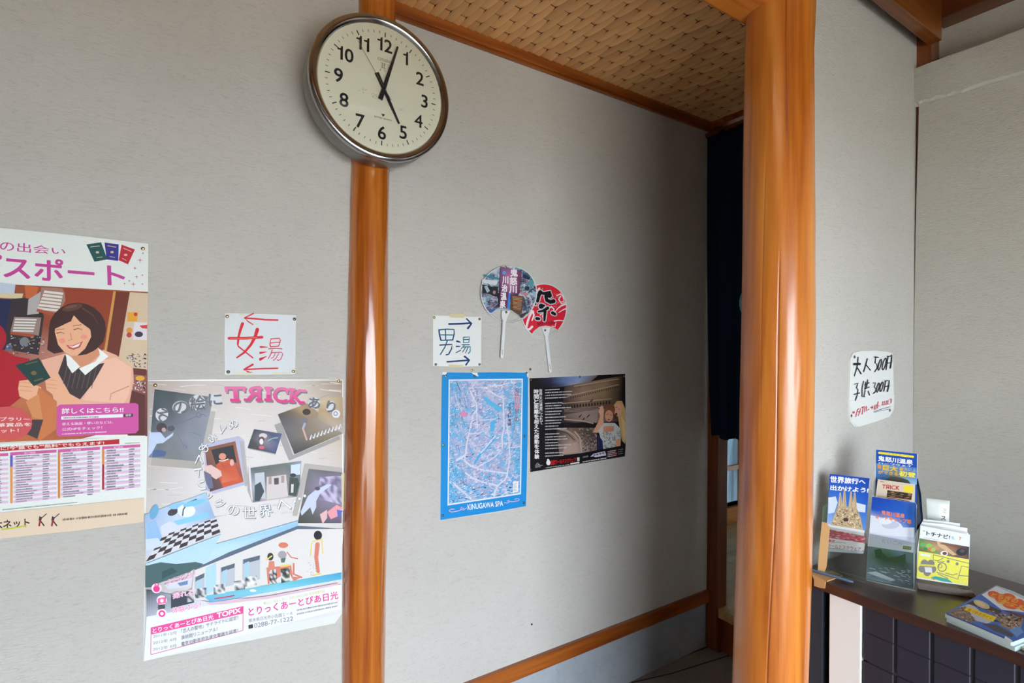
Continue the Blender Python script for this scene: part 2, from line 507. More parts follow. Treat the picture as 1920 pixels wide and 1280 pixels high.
# wall_back with the entrance opening and high window ; wall_side
e0, e1, _, ez = ENT
M_HALL = wood('hall_boards', (84, 74, 64), (104, 92, 80), (124, 112, 98), 'X', .5, .1)
o = boxes('wall_back', [(RX0-.1, e0, RY0-.12, RY0, 0, ez), (e1, XE+.2, RY0-.12, RY0, 0, ez), (RX0-.1, XE+.2, RY0-.12, RY0, ez, RZ)], M_HALL)
struct('wall_back', o, 'entrance wall behind the camera')
o = box('wall_side', RX0-.1, RX0, RY0-.1, D+.1, 0, RZ, M_HALL); struct('wall_side', o, 'unseen dark board wall at the left, set close to dim the long wall')  # out of view; moved in and darkened to dim the long wall's left

# unseen roof added outside to shade the paving and dim the upper walls, sliding entrance doors pushed aside, ceiling lamp behind the camera
o = box('added_eave', -3, 3.5, RY0-1.1, RY0-.12, 2.35, 2.45, M_HALL); tag(o, 'wooden roof edge added out of view to dim the upper walls', 'added_eave')
lamp = empty('ceiling_lamp', (-.35, -.25, RZ-.12), 'white fluorescent ceiling lamp above the entrance hall', 'lamp')
box('housing', -.47, -.23, -.9, .4, RZ-.05, RZ, M_WHITE, lamp, bev=.01)
le, nt_, b_ = new_mat('lamp_tube'); b_.inputs['Emission Color'].default_value = (1, .93, .82, 1); b_.inputs['Emission Strength'].default_value = 5
for xx in (-.40, -.30):
    tm = lathe('tube', [(0, -.6), (.014, -.6), (.014, .6), (0, .6)], 16); t_ = link('tube', tm, le, lamp); t_.location = (xx+.35, 0, .04)

# room beyond the curtain doorway: raised deck, far window wall, side walls
o = empty('raised_deck', (XE+.03, 1.6, 0), 'raised wooden floor beyond the doorway under the navy curtain', 'floor', None, 'structure'); o.name = 'floor.001'
box('riser', XE+.03, XE+.05, .92, 2.36, 0, .165, M_POSTD, o)
box('nosing', XE+.01, XE+.07, .92, 2.36, .165, .21, M_DECK, o, bev=.003)
pm = bmesh.new(); box_bm(pm, 0, .115, -.72, .72, -.02, 0, .0015)
pme = bm_mesh('board', pm); pme.materials.append(M_DECK)
for i in range(17):
    b_ = link('board', pme, None, o); b_.location = (.045+i*.117, .04, .210)
o = boxes('wall_far', [(XE+.1, 4.6, 2.36, 2.44, 0, .35), (XE+.1, 4.6, 2.36, 2.44, 2.0, 2.62), (XE+.1, 2.6, 2.36, 2.44, .35, 2.0)], M_PL)
struct('wall_far', o, 'wall with windows beyond the doorway')
o = box('w', 4.5, 4.6, .9, 2.44, 0, 2.62, M_PL); struct('w', o, 'end wall beyond the doorway'); o.name = 'wall_far.001'
o = box('w', XE+.12, 4.6, .84, .92, 0, 2.62, M_PL); struct('w', o, 'side wall beyond the doorway'); o.name = 'wall_far.002'
o = box('w', XE, XE+.1, D+.0, 2.44, 0, 2.62, M_PL); struct('w', o, 'plaster return beyond the doorway'); o.name = 'wall_far.003'
o = box('ceiling_far', XE, 4.6, .84, 2.44, 2.62, 2.7, M_CEILB); struct('c', o, 'ceiling beyond the doorway'); o.name = 'ceiling.002'
# window in wall_far
Yw = 2.36
zr0, zr1 = onY(1370, 880, Yw)[2], onY(1370, 872, Yw)[2]
zb0, zb1 = onY(1370, 975, Yw)[2], onY(1370, 948, Yw)[2]
win = empty('window_1', (3.4, Yw, .3), 'wooden framed frosted window seen below the navy curtain', 'window', None, 'structure')
box('bottom_rail', 2.6, 4.5, Yw-.03, Yw+.02, .21, zb1, M_DECK, win)
win_rail = wood('window_rail_wood', (176, 96, 30), (206, 122, 44), (224, 146, 62), 'X', .4, .3)
for ch in win.children: ch.data.materials.clear(); ch.data.materials.append(win_rail)
box('glazing_bar', 2.6, 4.5, Yw-.02, Yw+.01, zr0, zr1, win_rail, win)
box('top_rail', 2.6, 4.5, Yw-.03, Yw+.02, 1.95, 2.02, win_rail, win)
for xx in (2.6, 3.55, 4.44):
    box('stile', xx, xx+.05, Yw-.025, Yw+.015, zb1, 1.95, win_rail, win)
box('pane', 2.64, 4.46, Yw+.0, Yw+.004, zb1, zr0, M_FROST, win)
box('pane', 2.64, 4.46, Yw+.0, Yw+.004, zr1, 1.95, M_FROST, win)
portal('far_window_portal', (3.55, 2.5, 1.2), (math.radians(-90), 0, 0), 1.9, 1.6)
o = box('ground2', 1, 7, 2.5, 8, -.12, -.02, gm); struct('g', o, 'paving outside the far window'); o.name = 'ground.001'

#==================================================================== WOVEN CEILING
ZC = 2.600
o = box('ceiling_woven', RX0, XE, .88, D+.05, ZC+.006, ZC+.05, M_CEILB); struct('c', o, 'woven wood-strip ceiling over the corridor'); o.name = 'ceiling.001'
ceil = o
ax, bx, by = .0577, .0345, -.0712
dirx, diry = 2*bx-ax, 2*by            # long direction of a lath
Lw, Ll = ax/2, math.hypot(dirx, diry)
def lath_mesh():
    # local: x across (towards -x), y along; arched, both ends tuck up into the weave, one corner narrowed so a V-shaped gap stays open
    v = []; f = []; ny = 12
    for j in range(ny+1):
        t = j/ny
        arch = -.0045*math.sin(math.pi*t)**.7 if 0 < t < 1 else .0
        y = (.012+t*.985)*Ll
        ua = .01; ub = .99
        if t < .25: ub = .99-.085*(1-t/.25)
        if t > .85: ub = .99-.05*(t-.85)/.15
        for k, (u, dz) in enumerate(((ua, .0012), ((ua+ub)/2, -.0004), (ub, -.0026))):
            v.append((-Lw*(u-1), y, arch+dz*(1 if 0 < t < 1 else .4)))
    for j in range(ny):
        for k in range(2): f.append((j*3+k, j*3+k+1, j*3+4+k, j*3+3+k))
    return v, f
lv, lf = lath_mesh()
ang = math.atan2(dirx, -diry)
lm = mesh('lath', lv, lf, False)
lm.materials.append(M_LATH)
# vary tone slightly with a handful of meshes
lmeshes = []
for q_ in range(4):
    m2 = M_LATH.copy(); m2.name = 'ceiling_lath_%d' % q_
    rp = [n_ for n_ in m2.node_tree.nodes if n_.type == 'VALTORGB'][0]
    kf = (.86, 1., 1.08, .95)[q_]; gf = (.96, 1., 1.02, 1.05)[q_]
    for e in rp.color_ramp.elements:
        c = e.color; e.color = (c[0]*kf, c[1]*kf*gf, c[2]*kf*gf, 1)
    mm = lm.copy(); mm.materials.clear(); mm.materials.append(m2); lmeshes.append(mm)
rg = random.Random(5)
vis = []; rest = []
for j in range(-16, 10):
    for i in range(-90, 60):
        x = .870+ax*i+bx*j; y = 1.5205+by*j
        # lath goes from (x,y) towards -Y
        xm, ym = x+dirx/2, y+diry/2
        if y+diry > D+.0 or y < .9 or x < RX0 or x > XE: continue
        ya = min(y, D+.03)
        if .50 < xm < XE-.005 and ym > 1.0+.0*xm and y+diry > .93 and (ym < D+.03):
            vis.append((x, y))
        elif y+diry > .80: rest.append((x, y))
vis.sort(key=lambda p: math.hypot(p[0], p[1]))
rest += vis[300:]; vis = vis[:300]
for x, y in vis:
    l_ = link('lath', rg.choice(lmeshes), None, ceil)
    l_.location = (x, y, ZC+rg.uniform(-.0006, .0006)); l_.rotation_euler = (0, 0, math.pi+math.atan2(dirx, -diry))
V = []; Fc = []
ra = math.pi+math.atan2(dirx, -diry)
for x, y in rest:
    b0 = len(V)
    for a_, b_, c_ in lv:
        X_ = a_; Y_ = b_
        V.append((x+X_*math.cos(ra)-Y_*math.sin(ra), y+X_*math.sin(ra)+Y_*math.cos(ra), ZC+c_))
    Fc += [tuple(b0+k for k in q) for q in lf]
if V:
    l_ = link('lath_weave', mesh('lath_weave', V, Fc), M_LATH, ceil); l_['kind'] = 'stuff'
# cornice in the corridor along the doorway side
o = box('trim_5', XE-.02, XE+.02, .92, D, 2.565, 2.60, M_TRIMX); struct('trim_5', o, 'ceiling rail above the curtain')

#==================================================================== COLUMN, POSTS, BEAMS
def log_mesh(name, cz, rad, n, cracks=(), seed=1, amp=.002):
    """cz: list of (z, x, y, r) centre line; cracks: (angle deg list by z, depth)"""
    from mathutils import noise as mn
    v = []; f = []
    zs_ = [c[0] for c in cz]
    m = 90
    for i in range(m+1):
        z = zs_[0]+(zs_[-1]-zs_[0])*i/m
        cx = np.interp(z, zs_, [c[1] for c in cz]); cy = np.interp(z, zs_, [c[2] for c in cz]); r0 = np.interp(z, zs_, [c[3] for c in cz])
        for k in range(n):
            t = 2*math.pi*k/n
            r = r0+amp*mn.noise(Vector((math.cos(t)*1.3+seed, math.sin(t)*1.3, z*1.6)))+amp*.5*mn.noise(Vector((math.cos(t)*4+seed, math.sin(t)*4, z*5)))
            for (za, zb, a0, a1, dp, wd) in cracks:
                if za <= z <= zb:
                    ac = math.radians(a0+(a1-a0)*(z-za)/(zb-za)+1.2*math.sin(z*7))
                    d = abs((t-ac+math.pi) % (2*math.pi)-math.pi)
                    e = min(1, (z-za)/.1, (zb-z)/.1)
                    if d < wd: r -= dp*(1-d/wd)*e
            v.append((cx+r*math.cos(t), cy+r*math.sin(t), z))
    for i in range(m):
        for k in range(n):
            k2 = (k+1) % n; f.append((i*n+k, i*n+k2, (i+1)*n+k2, (i+1)*n+k))
    f.append(tuple(range(n-1, -1, -1))); f.append(tuple(m*n+k for k in range(n)))
    return mesh(name, v, f, True)

def silhouette(ys, xl, xr, near, base_dir=None, ycen=None):
    """centre line of a vertical log from its two silhouettes at several photo heights"""
    out = []
    for y, a, b in zip(ys, xl, xr):
        A = YAW+math.atan((a-960)/FPX); B = YAW+math.atan((b-960)/FPX)
        c = (A+B)/2; h = (B-A)/2
        Y = ycen; dist = Y/math.cos(c); X = dist*math.sin(c); r = dist*math.sin(h)
        depth = dist*math.cos(c-YAW)
        z = onY(( a+b)/2, y, Y)[2]
        out.append((z, X, Y, r))
    return out

ys = [0, 110, 300, 640, 960, 1279]
col = silhouette(ys, [1393, 1392, 1391, 1389, 1386, 1378], [1526, 1523, 1526, 1529, 1526, 1519], None, ycen=.805)
col = sorted(col)
col = [(0.,)+col[0][1:]]+col+[(2.72,)+col[-1][1:]]
pc = empty('round_column', (1.38, .805, 0), 'thick round honey-lacquered log column at the corridor corner', 'column')
# angle on the column facing the camera is about 210 degrees
me = log_mesh('trunk', col, None, 340, cracks=[(0.0, 1.75, 205, 214, .0035, .022), (1.95, 2.72, 222, 219, .0035, .022), (1.2, 2.0, 186, 189, .0015, .02)], seed=2, amp=.0025)
trunk = world_child('trunk', me, M_COL, pc)
def knot(px, py, Y, r, parent, c):
    """small dark knot pressed on a log at a measured spot"""
    p = onY(px, py, Y)
    me_ = lathe('knot', [(0, -.0012), (r*.6, -.001), (r, 0), (r*1.1, .004)], 12)
    k = link('knot', me_, c, parent); k.location = (p[0]-parent.location[0], Y-parent.location[1], p[2]-parent.location[2])
    return k
M_KNOT = simple('knot_wood', (86, 40, 14), .35, coat=.5)

post = silhouette([30, 300, 500, 700, 950, 1100, 1279], [662, 653, 651, 648, 646, 647, 648], [735, 727, 726, 728, 731, 729, 729], None, ycen=D)
post = sorted(post)
post = [(0.,)+post[0][1:]]+post+[(2.62,)+post[-1][1:]]
pp = empty('log_post', (.53, D, 0), 'slim round lacquered log post under the wall clock', 'post')
world_child('trunk', log_mesh('trunk', post, None, 160, cracks=[(.2, .9, 262, 258, .0015, .03)], seed=9, amp=.003), M_LOG, pp)
for a, b, r in ((706, 570, .006), (657, 1098, .006), (692, 871, .003), (681, 1005, .003)):
    q = onY(a, b, D-.056)
    dx = q[0]-.53; yy = D-math.sqrt(max(0, .0605**2-dx*dx))
    knot(a, b, yy-.001, r, pp, M_KNOT)
# chipped varnish patches
M_CHIP = simple('chipped_varnish', (214, 206, 196), .7)
for a, b, s_ in ((716, 818, .007), (717, 832, .009), (716, 850, .006), (720, 864, .004), (716, 955, .004), (715, 975, .003)):
    q = onY(a, b, D-.05); dx = q[0]-.529; yy = D-math.sqrt(max(0, .0612**2-dx*dx))-.0012
    q = onY(a, b, yy)
    n_ = Vector((dx, yy-D, 0)).normalized(); t_ = Vector((0, 0, 1)).cross(n_)
    pts = []
    for k in range(9):
        th = 2*math.pi*k/9; rr = s_*(1+.35*math.sin(3*th+a)); pts.append(Vector(q)+t_*math.cos(th)*rr*.45+Vector((0, 0, math.sin(th)*rr*1.2))+n_*.0004)
    me = mesh('chipped_patch', [p for p in pts]+[p-n_*.003 for p in pts], [tuple(range(9))]+[(i, i+9, (i+1) % 9+9, (i+1) % 9) for i in range(9)])
    world_child('chipped_patch', me, M_CHIP, pp)

# log beam from the left into the column
bmn = bmesh.new()
n = 48; L0, L1 = RX0, 1.40
v = []; f = []
for i in range(30):
    x = L0+(L1-L0)*i/29
    for k in range(n):
        t = 2*math.pi*k/n
        cy, cz = .835, 2.389+.085
        ry, rz = .066, .105
        # superellipse with flat underside
        c_, s_ = math.cos(t), math.sin(t)
        y = cy+ry*abs(c_)**.75*(1 if c_ > 0 else -1); z = cz+rz*abs(s_)**.75*(1 if s_ > 0 else -1)
        z = max(z, 2.389)
        v.append((x, y+.0015*math.sin(x*5+k), z))
for i in range(29):
    for k in range(n):
        k2 = (k+1) % n; f.append((i*n+k, i*n+k2, (i+1)*n+k2, (i+1)*n+k))
f.append(tuple(range(n-1, -1, -1))); f.append(tuple(29*n+k for k in range(n)))
me = mesh('log_beam', v, f, False)
for p in me.polygons: p.use_smooth = len(p.vertices) == 4
M_BEAMG = wood('log_beam_wood', (150, 70, 10), (186, 98, 24), (206, 122, 44), 'X', .25, .7)
o = link('log_beam', me, M_BEAMG)
tag(o, 'orange lacquered log beam running into the top of the thick column', 'beam')

# square door post at the end of the corridor
o = box('door_post', XE+.0, XE+.075, 1.600, 1.672, 0, 2.60, M_POSTD, bev=.004)
tag(o, 'dark square wooden door post at the end of the long wall', 'post')
# corner post behind wall_right, and the beams at the upper right
o = box('corner_post', XE+.012, XE+.09, .757, .812, 1.2, 2.66, M_POSTD, bev=.002)
tag(o, 'dark wooden corner post showing above and beside the ragged plaster ledge', 'post')
o = box('side_beam', 1.46, XE+.004, .722, .762, 2.566, 2.80, M_BEAMX, bev=.004)
tag(o, 'brown beam along the top of the short wall beside the column', 'beam')
o = box('cross_beam', XE+.004, XE+.09, RY0, .745, 2.645, 2.83, M_BEAMY, bev=.004)
tag(o, 'dark brown beam above the set-back plaster at upper right', 'beam')

#==================================================================== CURTAIN (noren)
cur = empty('noren_curtain', (XE-.03, 1.65, 2.53), 'long navy split curtain hanging in the corridor doorway', 'curtain')
def panel(y0, y1, z0, z1, ph):
    ny, nz = 40, 24; v = []; f = []
    for j in range(nz+1):
        tz = j/nz; z = z1+(z0-z1)*tz
        for i in range(ny+1):
            t = i/ny
            sway = .012*tz
            y = y0+(y1-y0)*t-(.035*tz**3 if ph == 0 and t < .5 else 0)*(1-t)
            x = XE-.032+(.014*tz+.004)*math.sin(t*13+ph)+.004*math.sin(t*31+ph+tz*2)
            v.append((x, y, z+(.006*math.sin(t*11+ph) if j == nz else 0)))
    for j in range(nz):
        for i in range(ny):
            a = j*(ny+1)+i; f.append((a, a+1, a+ny+2, a+ny+1))
    me = mesh('cloth_panel', v, f, True)
    o = world_child('cloth_panel', me, M_CURT, cur)
    s = o.modifiers.new('t', 'SOLIDIFY'); s.thickness = .0018
    return o
panel(1.655, 1.41, 1.052, 2.528, 0)
panel(1.405, 1.15, 1.055, 2.528, 2.)
panel(1.145, .93, 1.055, 2.528, 4.)
rodm = lathe('rod', [(0, 0), (.012, 0), (.012, -.74), (0, -.74)], 16)
r_ = world_child('rod', rodm, M_POSTD, cur); r_.location = (-.0+0, 1.66-1.65+.0, .0)
r_.data.transform(Matrix.Translation((XE-.03, 1.65, 2.53)))
# pale crest printed on the cloth; only its rim shows beside the column
v = []; f = []
yc_, zc_, rc_ = 1.375, 1.69, .092
for k in range(13):
    y = 1.412+(1.4665-1.412)*k/12; hh = math.sqrt(max(0, rc_**2-(y-yc_)**2)); t = (1.655-y)/(1.655-1.41)
    for q in (-1, 1):
        z = zc_+q*hh; tz = (2.528-z)/(2.528-1.052)
        x = XE-.032+(.014*tz+.004)*math.sin(t*13)+.004*math.sin(t*31+tz*2)
        v.append((x-.0022, y, z))
for k in range(12): f.append((2*k, 2*k+1, 2*k+3, 2*k+2))
world_child('printed_crest', mesh('printed_crest', v, f), simple('pale_print', (120, 176, 196), .9), cur)

#==================================================================== CLOCK
CY = D-.0635
cc = (.5244, 0, H+.757)
clk = empty('wall_clock', (cc[0], CY, cc[2]), 'round chrome-rimmed wall clock with cream dial above the log post', 'clock')
R = .2135; T = .085      # depth towards the room
case = lathe('case', [(0, 0), (R*.985, 0), (R*1.0, -.006), (R*1.0, -T*.76), (R*.97, -T*.8)], 128)
link('case', case, M_CASE, clk)
bz = lathe('bezel', [(R*.97, -T*.74), (R*1.0, -T*.76), (R*1.004, -T*.80), (R*1.006, -T*.88), (R*.995, -T*.95), (R*.975, -T*.99), (R*.95, -T*1.0), (R*.925, -T*.99), (R*.905, -T*.955), (R*.893, -T*.92), (R*.885, -T*.90), (R*.875, -T*.87)], 160)
link('bezel', bz, M_CHROME, clk)
RD = R*.880; YD = -T*.885
dm = lathe('dial', [(0.0005, YD), (RD*.5, YD), (RD, YD)], 96); dm.polygons
link('dial', dm, M_DIAL, clk)
gl = lathe('glass', [(0.0005, -T*1.04), (RD*.6, -T*1.02), (RD*1.0, -T*.93)], 64)
link('glass', gl, M_GLASS, clk)
ONE = ([(0, 0), (.13, 0), (.13, .73), (.045, .73), (.0, .60), (-.16, .585), (-.16, .50), (0, .50)], [tuple(range(8))])
def ctext(name, s_, x, z, h, mat, wd=None, bold=.0, y=YD-.0008, digits=False):
    V_ = []; F_ = []; cur_ = 0
    for ch in (s_ if digits else [s_]):
        v_, f_ = ONE if ch == '1' else glyphs(ch)
        x0 = min(p[0] for p in v_); x1 = max(p[0] for p in v_)
        for n_, (ox, oy) in enumerate(((-1, -.5), (1, .5), (-.5, 1), (.5, -1)) if bold and ch != '1' else ((0, 0),)):
            b0 = len(V_); V_ += [(p[0]-x0+cur_+ox*bold, p[1]+oy*bold, n_) for p in v_]; F_ += [tuple(b0+i for i in q) for q in f_]
        cur_ += x1-x0+.11
    xs = [p[0] for p in V_]; zz = [p[1] for p in V_]
    x0, x1, y0, y1 = min(xs), max(xs), min(zz), max(zz)
    k = h/(y1-y0); kx = (wd/(x1-x0)) if wd else k
    me_ = mesh(name, [(x+(p[0]-(x0+x1)/2)*kx, y-p[2]*.00004, z+(p[1]-(y0+y1)/2)*k) for p in V_], F_)
    return link(name, me_, mat, clk)
ROT = math.radians(1.2)
for hr in range(1, 13):
    a = math.radians(hr*30)+ROT
    ctext('numeral', str(hr), RD*.70*math.sin(a), RD*.70*math.cos(a), RD*.215, M_BLACK, bold=(.006 if hr == 4 else .016), digits=True)
bm = bmesh.new()
for k in range(60):
    a = math.radians(k*6)+ROT
    r0, r1, wd = (RD*.825, RD*.90, .0016) if k % 5 == 0 else (RD*.86, RD*.90, .0008)
    ux, uz = math.sin(a), math.cos(a)
    vs = [bm.verts.new((ux*r+uz*s_*wd, YD-.0006, uz*r-ux*s_*wd)) for r, s_ in ((r0, -1), (r0, 1), (r1, 1), (r1, -1))]
    bm.faces.new(vs)
link('minute_track', bm_mesh('minute_track', bm), M_BLACK, clk)
def hand(name, deg, tip, tail, w0, w1, y, mat, th=.0012):
    a = math.radians(deg)+ROT
    bm = bmesh.new()
    P = [(-w0/2, -tail), (w0/2, -tail), (w1*.5, tip), (-w1*.5, tip)]
    top = [bm.verts.new((x*math.cos(a)+z*math.sin(a), y, -x*math.sin(a)+z*math.cos(a))) for x, z in P]
    bot = [bm.verts.new((q.co.x, y+th, q.co.z)) for q in top]
    bm.faces.new(top); bm.faces.new(bot[::-1])
    for i in range(4): bm.faces.new((top[i], bot[i], bot[(i+1) % 4], top[(i+1) % 4]))
    bmesh.ops.recalc_face_normals(bm, faces=bm.faces)
    return link(name, bm_mesh(name, bm), mat, clk)
hand('hour_hand', 151, RD*.56, RD*.25, .0135, .0060, YD-.004, M_BLACK)
hand('minute_hand', 15.5, RD*.76, RD*.20, .0135, .0055, YD-.0065, M_BLACK)
hand('second_hand', -36, RD*.74, RD*.2, .0014, .0010, YD-.009, M_GREYH, .0006)
link('hub_cap', lathe('hub_cap', [(0, YD-.0105), (.0035, YD-.0105), (.0035, YD-.001)], 20), M_BLACK, clk)
M_FADE = simple('faded_brown_print', (150, 128, 96), .7)
ctext('maker_lettering', 'CITIZEN', 0.0, RD*.455, RD*.045, M_FADE, wd=RD*.20, bold=.01)
ctext('quartz_lettering', 'BATTERY QUARTZ', 0.0, -RD*.47, RD*.025, M_BLACK, wd=RD*.28, bold=.01)
bm = bmesh.new()
for tri in (((-.006, -.085), (.006, -.085), (0, -.0935)),):
    bm.faces.new([bm.verts.new((RD*.0+x, YD-.0006, z+RD*.055)) for x, z in tri])
link('triangle_mark', bm_mesh('triangle_mark', bm), M_BLACK, clk)
# old sticker remains: brown strokes left on the dial
bm = bmesh.new()
def dash(x0, z0, x1, z1, wd):
    dx, dz = x1-x0, z1-z0; l = math.hypot(dx, dz); nx, nz = -dz/l*wd/2, dx/l*wd/2
    bm.faces.new([bm.verts.new((a, YD-.0006, b)) for a, b in ((x0+nx, z0+nz), (x1+nx, z1+nz), (x1-nx, z1-nz), (x0-nx, z0-nz))])
for q in ((-.008, .076, .006, .074), (-.008, .070, .004, .069), (-.008, .064, .006, .062), (-.004, .078, -.005, .060), (.003, .078, .002, .060), (-.008, .058, -.012, .052), (.002, .058, .006, .052), (.010, .076, .018, .074), (.012, .070, .020, .066), (.011, .064, .017, .060), (.013, .056, .018, .050), (-.010, .054, -.009, .052)):
    dash(*q, .0016)
rg = random.Random(11)
for (cx_, cz_, nn, sp) in ((-.062, -.022, 8, .009), (-.028, -.028, 9, .008), (.056, -.048, 5, .004)):
    for _ in range(nn):
        a_ = rg.uniform(0, 3.14); x_ = cx_+rg.uniform(-sp, sp); z_ = cz_+rg.uniform(-sp*.8, sp*.8)
        dash(x_, z_, x_+.004*math.cos(a_), z_+.004*math.sin(a_), .0009)
link('worn_mark', bm_mesh('worn_mark', bm), M_FADE, clk)['kind'] = 'stuff'

#==================================================================== THINGS ON THE LONG WALL
WP, WN = (0, D, 1.), (0, -1, 0)
def poster(name, label, cat, outline, mat=M_GLOSSP, thick=.0008, plane=(WP, WN), group=None, back=.0003, partname='paper'):
    p, n = plane
    P0 = onPlane(*outline[0], p, n)
    e = empty(name, tuple(P0), label, cat, group)
    sheet(partname, outline, p, n, thick, mat, e, back)
    return e

# ---- poster 1 : pink passport poster at the left edge
A0 = onY(0, 427, D)
p1 = poster('poster', 'tall poster with a smiling short-haired woman holding a green passport, at the left edge', 'poster',
            [(-260, 412), (0, 427), (140, 441), (278, 457), (277, 600), (276, 800), (274, 962), (140, 982), (0, 1010), (-260, 1052)])
P = Print(WP, WN); P.crop(0, 400, 4)
W1 = (228, 232, 228); PK = (196, 66, 150)
P.poly(W1, (-1040, 40), (0, 108), (560, 164), (1112, 228), (1108, 592), (120, 532), (-1040, 470))
P.text(PK, 'の出会い', [(0, 200), (490, 262), (490, 312), (0, 280)], .01)
P.text(PK, 'スポート', [(30, 310), (930, 390), (935, 545), (30, 478)], .028)
P.text(PK, 'パ', [(-220, 290), (10, 310), (10, 450), (-220, 440)], .028)
for c, q in (((28, 84, 84), [(648, 232), (758, 216), (806, 345), (708, 362)]), ((54, 50, 140), [(784, 218), (890, 232), (888, 356), (800, 345)]), ((190, 34, 56), [(912, 234), (1012, 270), (960, 382), (890, 350)])):
    P.poly(c, *q)
    g = P.quad_map(q); P.disc((214, 180, 150), *g(.5, .52), 13, 9); P.stroke((214, 180, 150), 6, g(.2, .17), g(.8, .19)); P.stroke((200, 170, 140), 5, g(.3, .8), g(.7, .82))
for x, y, r in ((1050, 350, 22), (1012, 410, 14), (1024, 475, 16), (1000, 530, 20), (1072, 298, 8), (1068, 462, 8), (1068, 530, 8), (970, 505, 8), (935, 526, 8)):
    P.stroke((170, 60, 110), (5, 1), (x, y), (x+r, y+1)); P.stroke((170, 60, 110), (5, 1), (x, y), (x-r, y-1)); P.stroke((170, 60, 110), (5, 1), (x, y), (x, y+r)); P.stroke((170, 60, 110), (5, 1), (x, y), (x, y-r))
# photograph area
P.crop(0, 520, 4.13)
P.grad([(-1050, -10), (1146, 112), (1140, 1228), (-1050, 1320)], [[(120, 60, 60), (70, 46, 50), (150, 80, 50), (156, 62, 30), (170, 84, 52)], [(60, 30, 50), (40, 30, 50), (120, 60, 50), (160, 66, 34), (190, 150, 110)], [(160, 20, 36), (120, 24, 40), (160, 90, 80), (200, 140, 120), (150, 90, 76)], [(140, 20, 40), (120, 20, 44), (190, 110, 70), (190, 120, 84), (120, 60, 50)], [(180, 110, 60), (200, 140, 80), (200, 110, 60), (170, 90, 50), (90, 44, 44)]])
P.poly((188, 200, 216), (-200, 10), (120, 55), (110, 130), (-200, 110))
P.poly((210, 196, 160), (-200, 115), (180, 125), (170, 165), (-200, 150))
P.poly((30, 34, 74), (-100, 160), (90, 170), (110, 330), (40, 560), (-100, 560))
P.poly((52, 40, 46), (90, 165), (290, 150), (340, 300), (300, 600), (60, 560), (40, 420))
P.poly((196, 100, 50), (190, 60), (300, 75), (270, 170), (200, 160))
P.poly((176, 170, 168), (220, 170), (330, 100), (300, 280), (210, 290))
P.poly((160, 120, 106), (320, 75), (480, 85), (520, 150), (490, 210), (430, 290), (300, 250))
for k in range(6):
    P.poly((222, 214, 206), (345-k*10, 100+k*26), (490-k*6, 118+k*26), (488-k*6, 136+k*26), (338-k*10, 118+k*26))
P.poly((170, 80, 50), (290, 240), (430, 275), (425, 300), (280, 262))
P.poly((150, 124, 116), (110, 305), (320, 310), (300, 450), (80, 420))
for k in range(5): P.poly((216, 214, 208), (118-k*4, 318+k*22), (285-k*6, 322+k*22), (283-k*6, 334+k*22), (114-k*4, 330+k*22))
P.poly((168, 74, 50), (80, 418), (270, 440), (262, 464), (80, 440))
P.disc((120, 122, 128), 190, 500, 38); P.disc((90, 100, 130), 70, 540, 26)
P.specks([(40, 440), (350, 460), (340, 600), (40, 590)], 60, [(140, 120, 90), (60, 60, 90), (200, 190, 180), (30, 20, 24)], 3, (.03, .1), .03)
P.poly((148, 58, 28), (500, 80), (880, 105), (800, 560), (760, 560), (520, 400))
P.poly((208, 150, 70), (878, 106), (896, 108), (826, 572), (808, 566))
P.poly((110, 44, 26), (900, 108), (1004, 114), (918, 618), (826, 572))
P.poly((214, 190, 160), (1006, 114), (1146, 122), (1140, 720), (1020, 700), (920, 618))
P.poly((226, 160, 40), (990, 270), (1070, 270), (1060, 340), (985, 340)); P.disc((200, 50, 40), 1050, 285, 14)
P.poly((222, 214, 220), (1040, 345), (1140, 350), (1136, 485), (1030, 480)); P.disc((60, 40, 70), 1075, 440, 32, 22); P.poly((214, 60, 60), (1080, 372), (1140, 366), (1140, 396), (1100, 394))
P.poly((224, 190, 190), (975, 380), (1035, 385), (1028, 475), (968, 468)); P.disc((214, 150, 50), 1002, 410, 24); P.disc((190, 60, 50), 1000, 445, 20)
P.specks([(960, 580), (1138, 590), (1130, 700), (1010, 690)], 50, [(120, 110, 130), (90, 80, 96), (190, 180, 180)], 5, (.05, .15), .06)
P.poly((104, 40, 34), (1030, 700), (1136, 712), (1130, 760), (1036, 750)); P.disc((226, 166, 50), 1085, 780, 36, 20)
P.specks([(1030, 790), (1130, 800), (1126, 900), (1010, 870)], 40, [(200, 170, 170), (170, 120, 120), (220, 200, 200)], 6, (.1, .2), .08)
P.poly((92, 38, 36), (1010, 870), (1124, 910), (1120, 1226), (1000, 1226))
# the big red sleeve of a partner mascot is left as a plain red mass
P.poly((176, 22, 40), (-300, 520), (20, 560), (120, 610), (230, 630), (200, 900), (60, 1010), (-300, 1020))
P.disc((170, 24, 44), -60, 470, 110, 120)
# woman
SK = (236, 176, 140); SK2 = (214, 146, 110); HR = (62, 30, 26)
P.poly((232, 176, 152), (320, 640), (500, 590), (700, 640), (800, 560), (900, 600), (1030, 700), (1036, 800), (1000, 980), (1000, 1000), (430, 1000), (380, 800))
P.poly((242, 190, 166), (800, 640), (900, 620), (1020, 700), (1000, 900), (960, 975), (640, 950))
P.stroke((206, 140, 116), 8, (1000, 840), (930, 870), (860, 900), (850, 950), cap=False)
P.poly((60, 46, 48), (500, 600), (560, 640), (640, 700), (810, 660), (720, 820), (620, 944), (540, 900), (450, 740))
for k in range(7): P.stroke((104, 86, 84), 5, (520+k*38, 690), (480+k*38, 860), cap=False)
P.poly(SK2, (520, 560), (760, 540), (770, 600), (660, 700), (610, 700), (540, 640))
P.poly((238, 240, 238), (510, 590), (545, 610), (620, 690), (560, 742), (520, 680))
